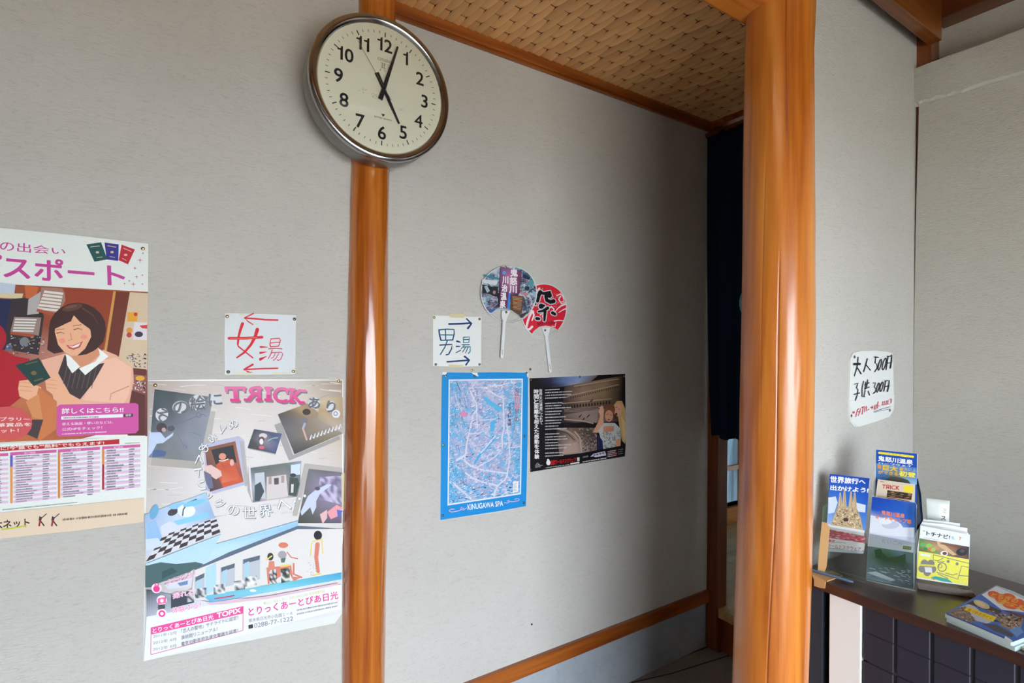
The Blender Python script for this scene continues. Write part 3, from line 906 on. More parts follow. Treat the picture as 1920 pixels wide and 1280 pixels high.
P.poly((240, 242, 240), (760, 545), (840, 610), (660, 756), (612, 705), (740, 650), (775, 600))
P.disc(HR, 600, 400, 222, 205); P.poly(HR, (382, 380), (365, 560), (420, 590), (520, 570), (500, 400)); P.poly(HR, (700, 350), (822, 400), (800, 500), (740, 560), (640, 560), (680, 480))
P.poly(SK, (424, 420), (430, 380), (550, 340), (570, 290), (640, 350), (700, 400), (706, 460), (660, 550), (600, 604), (556, 606), (500, 580), (450, 520))
P.poly(HR, (420, 400), (440, 300), (560, 240), (575, 290), (545, 340), (480, 372))
P.poly(HR, (565, 285), (600, 260), (720, 330), (720, 430), (690, 395), (620, 345))
P.disc((92, 54, 44), 560, 232, 80, 26, a=-12); P.disc((112, 74, 60), 552, 226, 46, 11, a=-12); P.stroke((92, 54, 44), (14, 4), (640, 240), (720, 290), (760, 360))
P.stroke((80, 40, 34), (7, 3), (440, 432), (470, 424), (500, 436)); P.stroke((80, 40, 34), (7, 3), (572, 404), (606, 394), (636, 406))
P.stroke((110, 66, 50), 4, (435, 404), (495, 398)); P.stroke((110, 66, 50), 4, (566, 374), (630, 366))
P.stroke((206, 130, 100), 6, (545, 430), (556, 480), (530, 488)); P.disc((238, 150, 130), 480, 490, 26, 20); P.disc((238, 150, 130), 650, 460, 26, 20)
P.poly((196, 76, 74), (512, 524), (560, 528), (642, 494), (620, 540), (570, 560), (535, 550)); P.poly((246, 240, 236), (526, 528), (562, 534), (626, 506), (606, 534), (566, 546))
P.poly(SK, (140, 860), (150, 800), (230, 790), (270, 830), (320, 850), (300, 950), (240, 960), (150, 920))
P.poly(SK, (350, 800), (380, 740), (440, 770), (510, 850), (530, 900), (640, 975), (480, 990), (440, 930), (360, 870))
for y in (800, 830, 862): P.stroke(SK2, 4, (150, y+10), (250, y+20), cap=False)
for y in (790, 824, 850): P.stroke(SK2, 4, (360, y), (440, y+10), cap=False)
P.poly((28, 62, 58), (118, 680), (300, 622), (392, 776), (262, 842)); P.disc((120, 100, 60), 262, 740, 22, 16); P.stroke((120, 100, 60), 6, (200, 672), (290, 650)); P.stroke((110, 94, 56), 10, (268, 800), (330, 782))
P.poly((204, 120, 70), (300, 850), (440, 960), (440, 1170), (300, 1270), (240, 1100)); P.poly((214, 140, 90), (200, 960), (300, 900), (330, 1100), (250, 1080))
P.poly((70, 56, 60), (250, 1100), (335, 1100), (290, 1250), (200, 1210))
# red badge
P.disc((206, 84, 86), 60, 1130, 190, 132)
P.text((240, 222, 216), 'ンプラリー', [(-60, 1080), (232, 1084), (232, 1108), (-60, 1112)], .02)
P.text((240, 222, 216), '豪華賞品を', [(-90, 1130), (240, 1122), (240, 1150), (-90, 1160)], .02)
P.text((240, 222, 216), 'ゲット！', [(-60, 1176), (144, 1168), (144, 1196), (-60, 1204)], .02)
# pink box
PB = (206, 82, 160)
P.poly(PB, (450, 992), (470, 984), (1050, 972), (1072, 984), (1074, 1180), (1050, 1206), (460, 1232), (436, 1214), (440, 1010))
P.text((240, 232, 238), '詳しくはこちら!!', [(478, 1012), (955, 1002), (955, 1044), (478, 1056)], .02)
P.poly((236, 236, 238), (474, 1076), (952, 1056), (952, 1082), (474, 1100)); P.fine((110, 100, 110), [(490, 1076), (860, 1066), (860, 1082), (490, 1094)], 1, .95, .8, 4)
P.poly((70, 50, 66), (958, 1056), (1030, 1053), (1030, 1078), (958, 1081)); P.text((240, 240, 240), '検索', [(972, 1058), (1016, 1056), (1016, 1074), (972, 1077)])
P.text((240, 226, 236), '使える施設・使い方などは、', [(480, 1124), (876, 1108), (876, 1130), (480, 1146)], .01)
P.text((240, 226, 236), '公式HPをチェック！', [(480, 1164), (790, 1150), (790, 1174), (480, 1188)], .01)
P.fine((240, 226, 236), [(480, 1206), (876, 1186), (876, 1196), (480, 1216)], 1, .98, .8, 5)
# lower white area and tables
P.crop(0, 700, 4)
P.poly(W1, (-1040, 530), (0, 524), (620, 494), (960, 466), (1092, 466), (1082, 932), (0, 1044), (-1040, 1100))
P.poly((236, 236, 232), (610, 490), (720, 462), (955, 456), (960, 470))
P.poly((184, 26, 46), (-1040, 600), (0, 552), (895, 492), (895, 528), (0, 584), (-1040, 640))
P.text((240, 220, 210), 'まで大切に!今"誰でも""無料"でもらえます!', [(-200, 560), (780, 506), (780, 532), (-200, 590)], .02)
P.stroke((120, 110, 110), 4, (935, 524), (1048, 518), cap=False)
def table(x0, x1, yt0, yt1, yb0, yb1, bars, nrow, seed):
    q = [(x0, yt0), (x1, yt1), (x1, yb1), (x0, yb0)]
    g = P.quad_map(q); hd = .06
    P.poly((206, 90, 160), g(0, 0), g(1, 0), g(1, hd), g(0, hd))
    P.text((240, 220, 236), '協力施設', [g(.3, .012), g(.55, .012), g(.55, hd-.01), g(.3, hd-.01)])
    rg_ = random.Random(seed)
    for k in range(nrow):
        a = hd+(1-hd)*k/nrow; b = hd+(1-hd)*(k+1)/nrow
        if k % 2: P.poly((222, 188, 216), g(.07, a), g(1, a), g(1, b), g(.07, b))
        L_ = rg_.uniform(.25, .55)
        P.fine((128, 100, 130) if k % 2 else (110, 112, 126), [g(.12, a+.008), g(.12+L_, a+.008), g(.12+L_, b-.008), g(.12, b-.008)], 1, .96, .85, seed+k)
        P.fine((128, 100, 130) if k % 2 else (110, 112, 126), [g(.70, a+.008), g(.86, a+.008), g(.86, b-.008), g(.70, b-.008)], 1, .96, .85, seed+k+50)
    for (a, b, c) in bars: P.poly(c, g(0, a), g(.055, a), g(.055, b), g(0, b))
OR = (220, 130, 60)
table(-260, 62, 610, 596, 985, 972, [(.06, 1, OR)], 20, 1)
table(76, 424, 592, 570, 974, 938, [(.06, .28, (90, 90, 180)), (.28, 1, (224, 150, 90))], 20, 2)
table(434, 750, 570, 550, 936, 906, [(.06, 1, OR)], 19, 3)
table(766, 1052, 548, 532, 882, 852, [(.06, .4, OR), (.4, .97, (170, 40, 60))], 16, 4)
P.fine((130, 140, 130), [(20, 1016), (690, 950), (690, 958), (20, 1026)], 1, .98, .8, 9)
P.poly((226, 204, 180), (-1040, 1110), (0, 1044), (1082, 932), (1080, 1052), (1076, 1112), (560, 1180), (0, 1238), (-1040, 1400))
P.text((60, 40, 30), '栃木ネット', [(-120, 1108), (220, 1082), (222, 1150), (-120, 1180)], .03)
P.stroke((180, 200, 40), 10, (10, 1170), (100, 1158), (200, 1140), cap=False)
for x in (300, 395):
    P.stroke((60, 40, 50), 20, (x, 1100), (x+8, 1060)); P.disc((230, 200, 180), x+12, 1060, 16); P.stroke((60, 40, 50), 10, (x, 1100), (x+30, 1140)); P.stroke((160, 40, 50), 14, (x, 1105), (x-6, 1140)); P.stroke((70, 50, 60), 7, (x+10, 1085), (x+48, 1052))
P.fine((100, 80, 70), [(470, 1080), (960, 1036), (960, 1058), (470, 1104)], 1, .98, .8, 12, [.98])
P.obj('printed_design', p1)

# ---- poster 2 : trick-art poster
p2 = poster('poster', 'tall poster with pink TRICK heading and tilted photos, left of the log post', 'poster',
            [(278, 713), (380, 711), (520, 711), (643, 712), (644, 880), (642, 1010), (641, 1150), (628, 1168), (470, 1200), (330, 1226), (268, 1239), (270, 1140), (273, 980), (277, 840)])
P = Print(WP, WN); P.crop(0, 0, 1)
P.grad([(278, 714), (642, 713), (640, 1150), (270, 1222)], [[(176, 160, 152), (206, 192, 186), (214, 202, 198), (212, 200, 194), (160, 140, 120)], [(190, 180, 176), (222, 216, 214), (228, 222, 220), (224, 216, 214), (206, 190, 176)], [(206, 198, 196), (226, 220, 220), (228, 222, 222), (224, 218, 218), (216, 206, 204)], [(190, 184, 184), (220, 214, 212), (224, 220, 216), (224, 220, 220), (222, 216, 216)], [(222, 222, 226)]*5])
P.specks([(280, 716), (640, 716), (640, 960), (276, 980)], 130, [(196, 186, 182), (216, 208, 204), (232, 228, 226)], 8, (.03, .12), .004, 2)
P.crop(260, 690, 4.415)
def photo(q, rows, sh=(-28, 40)):
    P.poly((172, 166, 162), *[(x+sh[0], y+sh[1]) for x, y in q]); P.grad(q, rows)
G1 = (64, 76, 84); G2 = (110, 116, 126); G3 = (150, 154, 164)
P.poly((176, 170, 164), (110, 740), (520, 770), (520, 836), (100, 806)); P.poly((186, 180, 176), (560, 350), (636, 360), (590, 640), (500, 700))
P.grad([(132, 174), (620, 240), (500, 772), (82, 738)], [[G1, (70, 80, 84), (96, 104, 108), (120, 126, 130)], [G1, (90, 96, 104), (130, 134, 146), (150, 152, 166)], [(90, 100, 110), (120, 126, 136), (138, 142, 156), (140, 146, 160)], [(130, 140, 160), (124, 128, 130), (126, 130, 134), (140, 146, 150)]])
P.poly((196, 210, 236), (88, 530), (180, 530), (220, 580), (290, 530), (280, 560), (200, 620), (150, 625), (110, 700), (76, 735))
P.disc((74, 60, 70), 190, 492, 44, 40); P.disc((190, 160, 160), 208, 510, 18); P.disc((84, 84, 100), 268, 498, 30, 24)
P.poly((80, 100, 146), (120, 680), (160, 672), (232, 690), (215, 730), (110, 738))
P.stroke((104, 106, 136), 4, (250, 480), (380, 440), (480, 400), (530, 380), (560, 400)); P.ring((104, 106, 140), 496, 388, 20, 4); P.stroke((104, 106, 136), 3, (320, 540), (370, 640), (400, 660)); P.ring((104, 106, 140), 384, 650, 16, 3); P.stroke((110, 112, 140), 3, (420, 530), (470, 540), (520, 560))
def gtext(ch, cx, cy, w_, h_, a=0, c=(122, 122, 128), halo=True):
    ca, sa = math.cos(math.radians(a)), math.sin(math.radians(a))
    R_ = lambda u, v: (cx+u*ca-v*sa, cy+u*sa+v*ca)
    if halo == 2:
        P.disc((212, 212, 216), cx, cy, w_*.54, h_*.54, 18, a); return
    q = [R_(-w_/2, -h_/2), R_(w_/2, -h_/2), R_(w_/2, h_/2), R_(-w_/2, h_/2)]
    P.text((96, 98, 108), ch, [(x+4, y+4) for x, y in q], .02); P.text((236, 238, 240), ch, q, .012); P.text(c, ch, q, 0)
    if halo: P.text((104, 106, 114), ch, q, .006)
# TRICK
PKT, PKB = (232, 118, 170), (222, 62, 140)
for (dx, dy, c, c2) in ((10, 12, (130, 124, 126), None), (0, 0, PKT, PKB)):
    b_ = .035
    def slab(x0, x1, y, th):
        P.poly(c if not c2 else (c if y < 220 else c2), (x0+dx, y+dy), (x1+dx, y+dy+3), (x1+dx, y+th+dy+3), (x0+dx, y+th+dy))
    o_ = lambda q: [(x+dx, y+dy) for x, y in q]
    P.text(c, 'T', o_([(716, 156), (882, 156), (872, 274), (742, 278)]), b_, c2=c2); slab(756, 838, 252, 24); P.poly(c, *o_([(712, 160), (740, 160), (738, 204), (716, 200)])); P.poly(c, *o_([(862, 156), (884, 156), (884, 196), (864, 198)]))
    P.text(c, 'R', o_([(886, 154), (1006, 152), (1008, 272), (888, 270)]), b_, mirror=True, c2=c2); slab(968, 1024, 250, 22); slab(870, 916, 250, 22); slab(990, 1022, 154, 20)
    P.poly(c, *o_([(1056, 152), (1092, 152), (1092, 220), (1056, 220)])); P.poly(c2 or c, *o_([(1056, 220), (1092, 220), (1092, 272), (1056, 272)])); slab(1040, 1108, 250, 22); slab(1040, 1108, 152, 22)
    P.text(c, 'C', o_([(1118, 158), (1232, 162), (1226, 288), (1112, 276)]), b_, c2=c2); P.poly(c, *o_([(1222, 166), (1240, 168), (1238, 212), (1216, 208)]))
    P.text(c, 'K', o_([(1262, 168), (1366, 182), (1356, 296), (1252, 282)]), b_, c2=c2); slab(1236, 1298, 262, 22); slab(1326, 1376, 272, 22); slab(1242, 1300, 164, 20); slab(1338, 1388, 176, 20)
# right tilted photos
P.poly((166, 162, 160), (1122, 470), (1180, 448), (1280, 720), (1660, 560), (1670, 590), (1245, 766))
P.grad([(1152, 382), (1400, 292), (1690, 540), (1290, 712)], [[(84, 80, 80), (110, 96, 80), (180, 150, 110), (170, 140, 110)], [(110, 106, 110), (116, 110, 112), (150, 130, 110), (160, 140, 120)], [(104, 102, 104), (130, 120, 112), (150, 136, 120), (170, 160, 156)], [(70, 70, 70), (96, 90, 84), (130, 120, 100), (150, 140, 130)]])
P.grad([(1500, 250), (1690, 240), (1695, 540), (1480, 420)], [[(216, 196, 160), (180, 156, 124)], [(186, 160, 120), (176, 150, 126)], [(170, 150, 130), (190, 176, 166)]])
P.disc((66, 54, 50), 1390, 362, 34, 26); P.stroke((170, 176, 200), 18, (1375, 460), (1360, 500)); P.stroke((210, 170, 160), 16, (1360, 500), (1390, 590)); P.disc((120, 122, 134), 1370, 430, 30, 22)
for k in range(9):
    x = 1420+k*30; y = 570-k*11; P.stroke((230, 232, 240), (12, 4), (x, y+18), (x+12, y-20), (x+22, y+10))
P.poly((180, 174, 170), (908, 668), (1140, 718), (1128, 706), (910, 660)); P.grad([(956, 504), (1186, 542), (1134, 708), (902, 660)], [[(66, 66, 84), (86, 86, 110), (90, 100, 140)], [(80, 80, 84), (140, 136, 150), (90, 100, 136)], [(60, 66, 66), (80, 76, 80), (70, 80, 130)]])
P.disc((214, 210, 206), 1030, 560, 34, 22); P.disc((120, 70, 80), 1018, 590, 24, 24); P.disc((236, 236, 240), 1016, 608, 16, 24); P.disc((220, 100, 120), 1018, 656, 24, 14); P.stroke((150, 190, 190), 8, (1070, 600), (1110, 580), (1150, 575))
P.poly((188, 188, 214), (540, 630), (830, 562), (876, 600), (905, 960), (620, 1040), (560, 1010)); P.poly((180, 176, 176), (836, 600), (868, 610), (912, 970), (880, 980))
P.grad([(548, 662), (800, 604), (868, 940), (590, 1022)], [[(140, 90, 70), (130, 84, 60), (150, 96, 70)], [(90, 76, 80), (150, 90, 76), (176, 100, 80)], [(80, 60, 60), (120, 80, 80), (160, 80, 60)]])
P.poly((50, 50, 56), (600, 676), (782, 636), (810, 780), (640, 800)); P.poly((206, 92, 60), (640, 800), (690, 760), (780, 750), (830, 880), (866, 936), (700, 990), (660, 900)); P.grad([(680, 790), (790, 780), (830, 920), (690, 950)], [[(196, 80, 54), (206, 90, 64)], [(224, 120, 84), (216, 100, 70)]])
P.disc((224, 150, 130), 694, 730, 30, 28); P.stroke((240, 230, 224), 8, (668, 766), (700, 768), (740, 752)); P.poly((232, 196, 190), (540, 810), (600, 800), (680, 850), (690, 890), (640, 920), (610, 900), (560, 850)); P.poly((110, 112, 140), (540, 850), (600, 880), (620, 990), (580, 1000), (550, 930)); P.disc((226, 180, 170), 772, 782, 18, 26)
P.poly((176, 172, 172), (905, 800), (930, 1080), (960, 1110), (940, 1110), (900, 1010))
P.grad([(926, 826), (1346, 768), (1330, 1060), (948, 1112)], [[(100, 110, 116), (104, 116, 112), (110, 120, 118), (150, 160, 180)], [(170, 180, 190), (140, 130, 134), (150, 140, 140), (120, 130, 140)], [(120, 120, 130), (196, 180, 180), (200, 186, 184), (100, 100, 104)]])
P.poly((196, 204, 214), (960, 870), (1040, 860), (1050, 1080), (970, 1070)); P.poly((70, 80, 90), (960, 970), (1010, 940), (1040, 1020), (1000, 1100), (960, 1100)); P.poly((214, 206, 204), (1060, 900), (1220, 880), (1236, 1060), (1060, 1090)); P.poly((90, 84, 84), (1120, 910), (1160, 906), (1160, 960), (1122, 964)); P.poly((170, 150, 150), (1075, 900), (1100, 896), (1100, 960), (1075, 960)); P.poly((170, 150, 150), (1180, 890), (1205, 888), (1205, 946), (1180, 950))
P.poly((210, 224, 244), (1260, 800), (1340, 790), (1336, 880), (1260, 890)); P.disc((60, 60, 76), 1278, 886, 26, 16); P.poly((70, 84, 80), (1250, 900), (1320, 910), (1330, 960), (1300, 1060), (1240, 1050)); P.poly((220, 214, 210), (1262, 960), (1284, 960), (1280, 1030), (1260, 1030))
P.poly((184, 178, 174), (1375, 790), (1685, 826), (1685, 860), (1410, 836), (1310, 1225), (1275, 1220))
P.grad([(1408, 832), (1684, 862), (1680, 1282), (1318, 1282)], [[(112, 116, 120), (110, 106, 116), (120, 116, 130)], [(120, 116, 124), (150, 140, 170), (160, 150, 180)], [(100, 100, 96), (130, 120, 140), (140, 130, 150)], [(70, 76, 70), (90, 90, 90), (110, 90, 120)]])
P.mottle([(1500, 900), (1684, 890), (1682, 1130), (1480, 1080)], 8, 8, [(190, 180, 214), (150, 140, 170), (120, 112, 140), (206, 196, 224)], 4)
P.poly((204, 210, 232), (1400, 1060), (1460, 1010), (1560, 960), (1600, 965), (1500, 1040), (1470, 1100), (1470, 1150), (1440, 1210), (1420, 1150), (1350, 1220), (1340, 1190)); P.disc((96, 84, 100), 1480, 996, 22, 16)
P.poly((236, 160, 170), (1560, 1190), (1640, 1130), (1690, 1160), (1660, 1220), (1590, 1250)); P.poly((90, 110, 200), (1640, 1170), (1690, 1180), (1650, 1240)); P.poly((230, 186, 190), (1500, 1210), (1560, 1170), (1560, 1240), (1530, 1280), (1520, 1280))
P.poly((196, 182, 156), (1520, 235), (1590, 222), (1545, 262), (1480, 276))
for hl in (2, True):
    for g_ in (('そ', 192, 384, 96, 104, 30), ('の', 346, 322, 124, 96, -6), ('絵', 486, 284, 124, 118, -6), ('に', 632, 256, 110, 92, -4), ('あ', 1452, 286, 92, 88, 6), ('り', 1590, 318, 70, 92, 12)): gtext(*g_, halo=hl)
P.disc((224, 226, 232), 1634, 378, 34); P.ring((120, 120, 128), 1630, 376, 15, 6)
# white ring of lettering
for ch, x, y, s_, a in (('め', 778, 462, 84, -30), ('く', 690, 508, 70, -80), ('る', 608, 576, 74, 60), ('め', 540, 660, 80, 20), ('く', 498, 756, 80, 90), ('ト', 494, 866, 76, 82), ('リ', 516, 972, 74, 75), ('ッ', 572, 1062, 66, 20), ('ク', 672, 1120, 84, 16), ('の', 782, 1176, 96, 4), ('世', 916, 1194, 110, 0), ('界', 1052, 1180, 112, -8), ('へ', 1200, 1132, 110, -14)):
    gtext(ch, x, y, s_, s_*.86, a, halo=False, c=(240, 240, 242))
for x, y in ((1290, 1104), (1332, 1080), (1374, 1056)): P.disc((150, 150, 156), x+3, y+3, 12); P.disc((240, 240, 242), x, y, 11)
# lower pictures
P.crop(260, 950, 4.13)
P.grad([(48, 60), (520, -110), (634, 200), (56, 436)], [[(150, 180, 220), (190, 214, 240), (170, 206, 236)], [(190, 200, 220), (206, 216, 236), (150, 180, 220)], [(210, 214, 226), (220, 222, 228), (190, 190, 206)]])
P.poly((140, 206, 236), (270, 110), (540, 40), (540, 80), (300, 142)); P.poly((150, 190, 230), (60, 130), (130, 100), (190, 260), (140, 320), (60, 300)); P.disc((110, 170, 210), 120, 40, 30, 60, a=20)
P.disc((70, 64, 72), 264, 40, 42, 26, a=-25); P.disc((150, 200, 230), 300, -10, 70, 26, a=-10); P.disc((236, 240, 246), 370, 30, 70, 50); P.stroke((70, 90, 110), 10, (340, 70), (346, 20), (380, -30), (450, -60), cap=False); P.disc((130, 200, 232), 430, -30, 90, 20, a=-15)
P.poly((216, 220, 236), (170, 150), (240, 110), (300, 140), (380, 130), (340, 170), (220, 230), (180, 220))
q = [(170, 235), (610, 90), (640, 200), (60, 440)]; g = P.quad_map([(190, 220), (600, 84), (632, 196), (56, 424)])
for i in range(6):
    for j in range(9):
        u0, u1 = j/9, (j+1)/9; v0, v1 = (i/6)**1.3, ((i+1)/6)**1.3
        P.poly((66, 56, 60) if (i+j) % 2 else (218, 218, 226), g(u0, v0), g(u1, v0), g(u1, v1), g(u0, v1))
P.poly((206, 220, 240), (52, 250), (150, 240), (190, 300), (60, 340))
P.grad([(60, 440), (1232, 108), (1240, 190), (480, 450)], [[(180, 216, 250), (176, 216, 252), (160, 204, 240)], [(200, 226, 250), (190, 222, 250), (150, 196, 230)], [(196, 220, 240), (190, 220, 246), (120, 150, 176)]])
P.grad([(56, 440), (640, 210), (520, 440), (60, 470)], [[(188, 220, 252), (180, 216, 252)], [(206, 228, 248), (190, 220, 248)]])
P.poly((76, 104, 108), (52, 456), (170, 428), (290, 442), (440, 426), (500, 440), (400, 500), (130, 600), (100, 622), (52, 624)); P.poly((60, 86, 90), (180, 500), (260, 470), (300, 500), (180, 560))
P.poly((96, 110, 130), (430, 480), (700, 350), (1228, 148), (1560, 172), (1560, 190), (1230, 176), (700, 390), (440, 492))
P.poly((226, 222, 220), (430, 492), (700, 385), (1230, 172), (1585, 170), (1570, 510), (950, 610), (600, 700), (400, 740))
P.poly((180, 216, 244), (520, 470), (600, 430), (600, 640), (510, 690))
for x0, x1, y0, y1 in ((640, 745, 470, 600), (810, 940, 408, 560), (440, 510, 545, 660)):
    P.poly((190, 196, 206), (x0-8, y0), (x1, y0-34), (x1, y1), (x0-8, y1+30)); P.poly((96, 106, 122), (x0, y0), (x1, y0-34), (x1-4, y0), (x0, y0+34)); P.poly((170, 206, 220), (x0+10, y0+26), (x0+46, y0+12), (x0+46, y1-10), (x0+10, y1+10))
P.grad([(500, 690), (1570, 506), (1572, 560), (560, 740)], [[(110, 190, 214), (120, 200, 214), (70, 160, 206)], [(110, 176, 216), (140, 206, 226), (90, 176, 214)]])
for x, y in ((625, 640), (780, 610), (870, 578), (480, 670)):
    P.mottle([(x-44, y-34), (x+44, y-46), (x+44, y+26), (x-44, y+40)], 5, 4, [(220, 220, 220), (110, 110, 116), (70, 76, 90), (240, 240, 240)], int(x))
P.stroke((206, 60, 80), 9, (590, 710), (660, 700), (740, 686)); P.disc((240, 240, 240), 885, 648, 26, 10)
# mural: plain generic figures
P.disc((222, 128, 100), 1120, 296, 38, 22)
P.stroke((216, 130, 110), (36, 26), (1385, 290), (1375, 390), (1390, 500)); P.disc((40, 40, 50), 1388, 220, 32, 36); P.stroke((236, 206, 110), 9, (1345, 268), (1420, 250)); P.stroke((236, 206, 110), 8, (1340, 280), (1330, 380)); P.stroke((236, 206, 110), 8, (1420, 260), (1425, 360)); P.stroke((236, 206, 110), 10, (1350, 530), (1410, 516))
P.poly((216, 130, 110), (990, 470), (1180, 450), (1195, 540), (1260, 545), (1200, 575), (1160, 500), (1000, 600)); P.disc((50, 60, 60), 1020, 385, 24, 30); P.poly((220, 136, 112), (1010, 420), (1050, 420), (1055, 480), (1000, 490)); P.disc((170, 160, 170), 1112, 370, 34, 30); P.poly((90, 120, 100), (1100, 400), (1140, 392), (1130, 430), (1104, 432)); P.stroke((214, 120, 100), 8, (1150, 350), (1180, 390), (1230, 400)); P.stroke((236, 206, 110), 14, (1100, 460), (1170, 450)); P.stroke((236, 206, 110), 10, (990, 410), (1030, 380))
P.mottle([(1010, 490), (1070, 480), (1070, 590), (1015, 600)], 5, 7, [(60, 60, 60), (236, 230, 230), (120, 110, 110)], 21); P.mottle([(1100, 480), (1170, 470), (1170, 575), (1105, 590)], 5, 7, [(60, 60, 60), (236, 230, 230), (90, 110, 100)], 22); P.stroke((214, 126, 106), 14, (1200, 440), (1200, 520), (1260, 545))
P.specks([(1300, 430), (1400, 420), (1400, 530), (1300, 540)], 24, [(90, 86, 86), (150, 140, 140)], 2, (.03, .08), .03, 5)
P.grad([(60, 640), (560, 740), (840, 700), (70, 900)], [[(60, 70, 80), (190, 196, 214), (226, 226, 232)], [(190, 196, 214), (214, 216, 230), (232, 232, 238)]])
P.poly((66, 72, 86), (250, 680), (420, 650), (430, 740), (250, 785)); P.poly((214, 216, 230), (200, 600), (420, 540), (400, 610), (230, 640)); P.poly((110, 140, 180), (300, 590), (380, 570), (380, 600), (320, 612))
P.mottle([(370, 680), (425, 670), (425, 730), (370, 740)], 4, 4, [(60, 60, 66), (200, 200, 200)], 9)
P.poly((222, 190, 204), (520, 745), (1000, 690), (1540, 590), (1560, 612), (1000, 716), (560, 760))
P.poly((234, 234, 238), (60, 850), (500, 770), (1000, 712), (1568, 600), (1566, 790), (100, 1180), (40, 1195))
for x, y in ((138, 630), (178, 722), (178, 826)):
    P.disc((244, 226, 236), x, y, 40, 38)
P.disc((230, 60, 140), 138, 634, 26, 26); P.disc((240, 120, 170), 130, 604, 8, 14); P.disc((240, 120, 170), 152, 604, 8, 14)
P.poly((236, 110, 170), (148, 708), (212, 696), (212, 744), (148, 754)); P.disc((246, 230, 240), 180, 726, 14); P.poly((80, 80, 86), (150, 760), (204, 752), (204, 786), (150, 796)); P.ring((230, 70, 150), 180, 826, 20, 12)
def ptxt(s_, q, c=(236, 130, 180)): 
    P.text((248, 240, 246), s_, q, .07); P.text(c, s_, q, .012)
ptxt('さわれる！', [(212, 568), (436, 494), (440, 540), (216, 612)]); ptxt('撮れる', [(262, 668), (424, 632), (426, 676), (266, 712)]); ptxt('体験する！', [(256, 782), (480, 736), (482, 780), (260, 828)])
P.text((206, 196, 60), '楽しい、おもしろい、たのしみいっぱいのお出掛けは', [(966, 736), (1440, 636), (1442, 660), (968, 758)], .01)
P.text((228, 60, 150), 'とりっくあーとぴあ日光', [(850, 782), (1540, 652), (1546, 710), (852, 846)], .02)
P.text((120, 120, 128), '栃木県日光市小佐越１－４', [(852, 866), (1188, 806), (1190, 836), (854, 896)], .0)
P.text((120, 120, 128), '0288-77-1222', [(894, 902), (1194, 846), (1196, 878), (896, 938)], .0)
P.poly((60, 60, 66), (850, 914), (884, 908), (886, 938), (852, 944))
P.fine((140, 140, 146), [(1224, 786), (1544, 724), (1544, 780), (1226, 846)], 2, .98, .45, 31, [.98, .98])
PKX = (232, 84, 156)
P.poly(PKX, (96, 934), (808, 768), (812, 824), (98, 988))
P.text((250, 240, 246), 'とりっくあーとぴあ日光', [(108, 940), (576, 832), (580, 868), (110, 978)], .02)
P.text((250, 240, 246), 'TOPIX', [(606, 822), (788, 780), (790, 816), (608, 860)], .04)
for a, b in (((96, 934), (94, 1144)), ((94, 1144), (808, 956)), ((810, 768), (808, 956))): P.stroke((222, 110, 160), 5, a, b, cap=False)
for (yl, yr, d_, t_) in ((990, 850, '2011年12月', '「恋人の聖地」サテライトに認定！'), (1040, 880, '2012年 4月', '美術館リニューアル！'), (1090, 930, '2012年 3月', '電気自動車用急速充電器を設置！')):
    P.text((150, 150, 156), d_, [(112, yl), (290, yl-30), (290, yl-4), (112, yl+26)], 0)
    xr_ = 770 if len(t_) > 12 else 610
    P.text((90, 90, 98), t_, [(330, yl-44), (xr_, yl-44-(xr_-330)*.24), (xr_, yl-14-(xr_-330)*.24), (330, yl-10)], .005)
P.obj('printed_design', p2)
sheet('tape', [(640, 889), (646, 886), (648, 905), (647, 958), (641, 956)], WP, WN, .0003, M_TAPE, p2, .0035)

# ---- women's bath sign
p3 = poster('handwritten_sign', 'white paper sign with red handwritten kanji and arrows pointing left', 'sign',
            [(422, 587), (490, 588), (555, 591), (554, 645), (553, 701), (480, 702), (422, 702), (421, 640)], M_PAPER)
P = Print(WP, WN).crop(400, 570, 8.533)
RD_ = (214, 44, 56)
P.poly((218, 222, 226), (192, 150), (700, 158), (1316, 188), (1300, 1110), (700, 1120), (196, 1120))
P.stroke(RD_, 26, (1030, 254), (840, 250), (700, 236), (500, 222)); P.stroke(RD_, (22, 16), (640, 150), (500, 218), (560, 280), (634, 326))
P.stroke(RD_, 24, (1030, 1026), (820, 1030), (490, 1046)); P.stroke(RD_, (34, 20), (630, 966), (490, 1046), (560, 1086), (622, 1098))
P.stroke(RD_, (50, 30), (468, 312), (430, 420), (405, 520), (392, 640)); P.stroke(RD_, (24, 22), (392, 640), (400, 675), (500, 755), (632, 858))
P.stroke(RD_, (60, 26), (704, 406), (670, 520), (600, 650), (500, 770), (376, 856))
P.stroke(RD_, 44, (250, 546), (500, 546), (780, 528)); P.stroke((228, 110, 90), 14, (270, 546), (500, 548), (700, 534))
P.stroke(RD_, 18, (916, 680), (906, 640), (918, 556), (1060, 548), (1072, 580), (1046, 670), (916, 682)); P.stroke(RD_, 14, (920, 620), (1056, 610))
P.stroke(RD_, 14, (884, 716), (1000, 706), (1100, 716)); P.stroke(RD_, (34, 10), (756, 684), (870, 688)); P.stroke(RD_, (36, 12), (752, 780), (850, 762)); P.stroke(RD_, (46, 10), (752, 882), (850, 836))
P.stroke((214, 80, 110), 16, (944, 730), (920, 800), (880, 870)); P.stroke((214, 80, 110), 16, (930, 778), (1090, 768), (1112, 800), (1080, 880), (1040, 900), (1022, 890)); P.stroke((214, 80, 110), 14, (990, 790), (960, 850), (930, 866)); P.stroke((214, 80, 110), 14, (1046, 790), (1000, 870), (960, 900))
P.poly((220, 216, 186), (420, 152), (490, 154), (486, 186), (420, 182)); P.poly((222, 218, 190), (340, 1092), (660, 1094), (660, 1122), (340, 1122)); P.poly((222, 218, 190), (950, 1090), (1240, 1086), (1240, 1114), (950, 1118))
P.obj('handwriting', p3, M_INK)

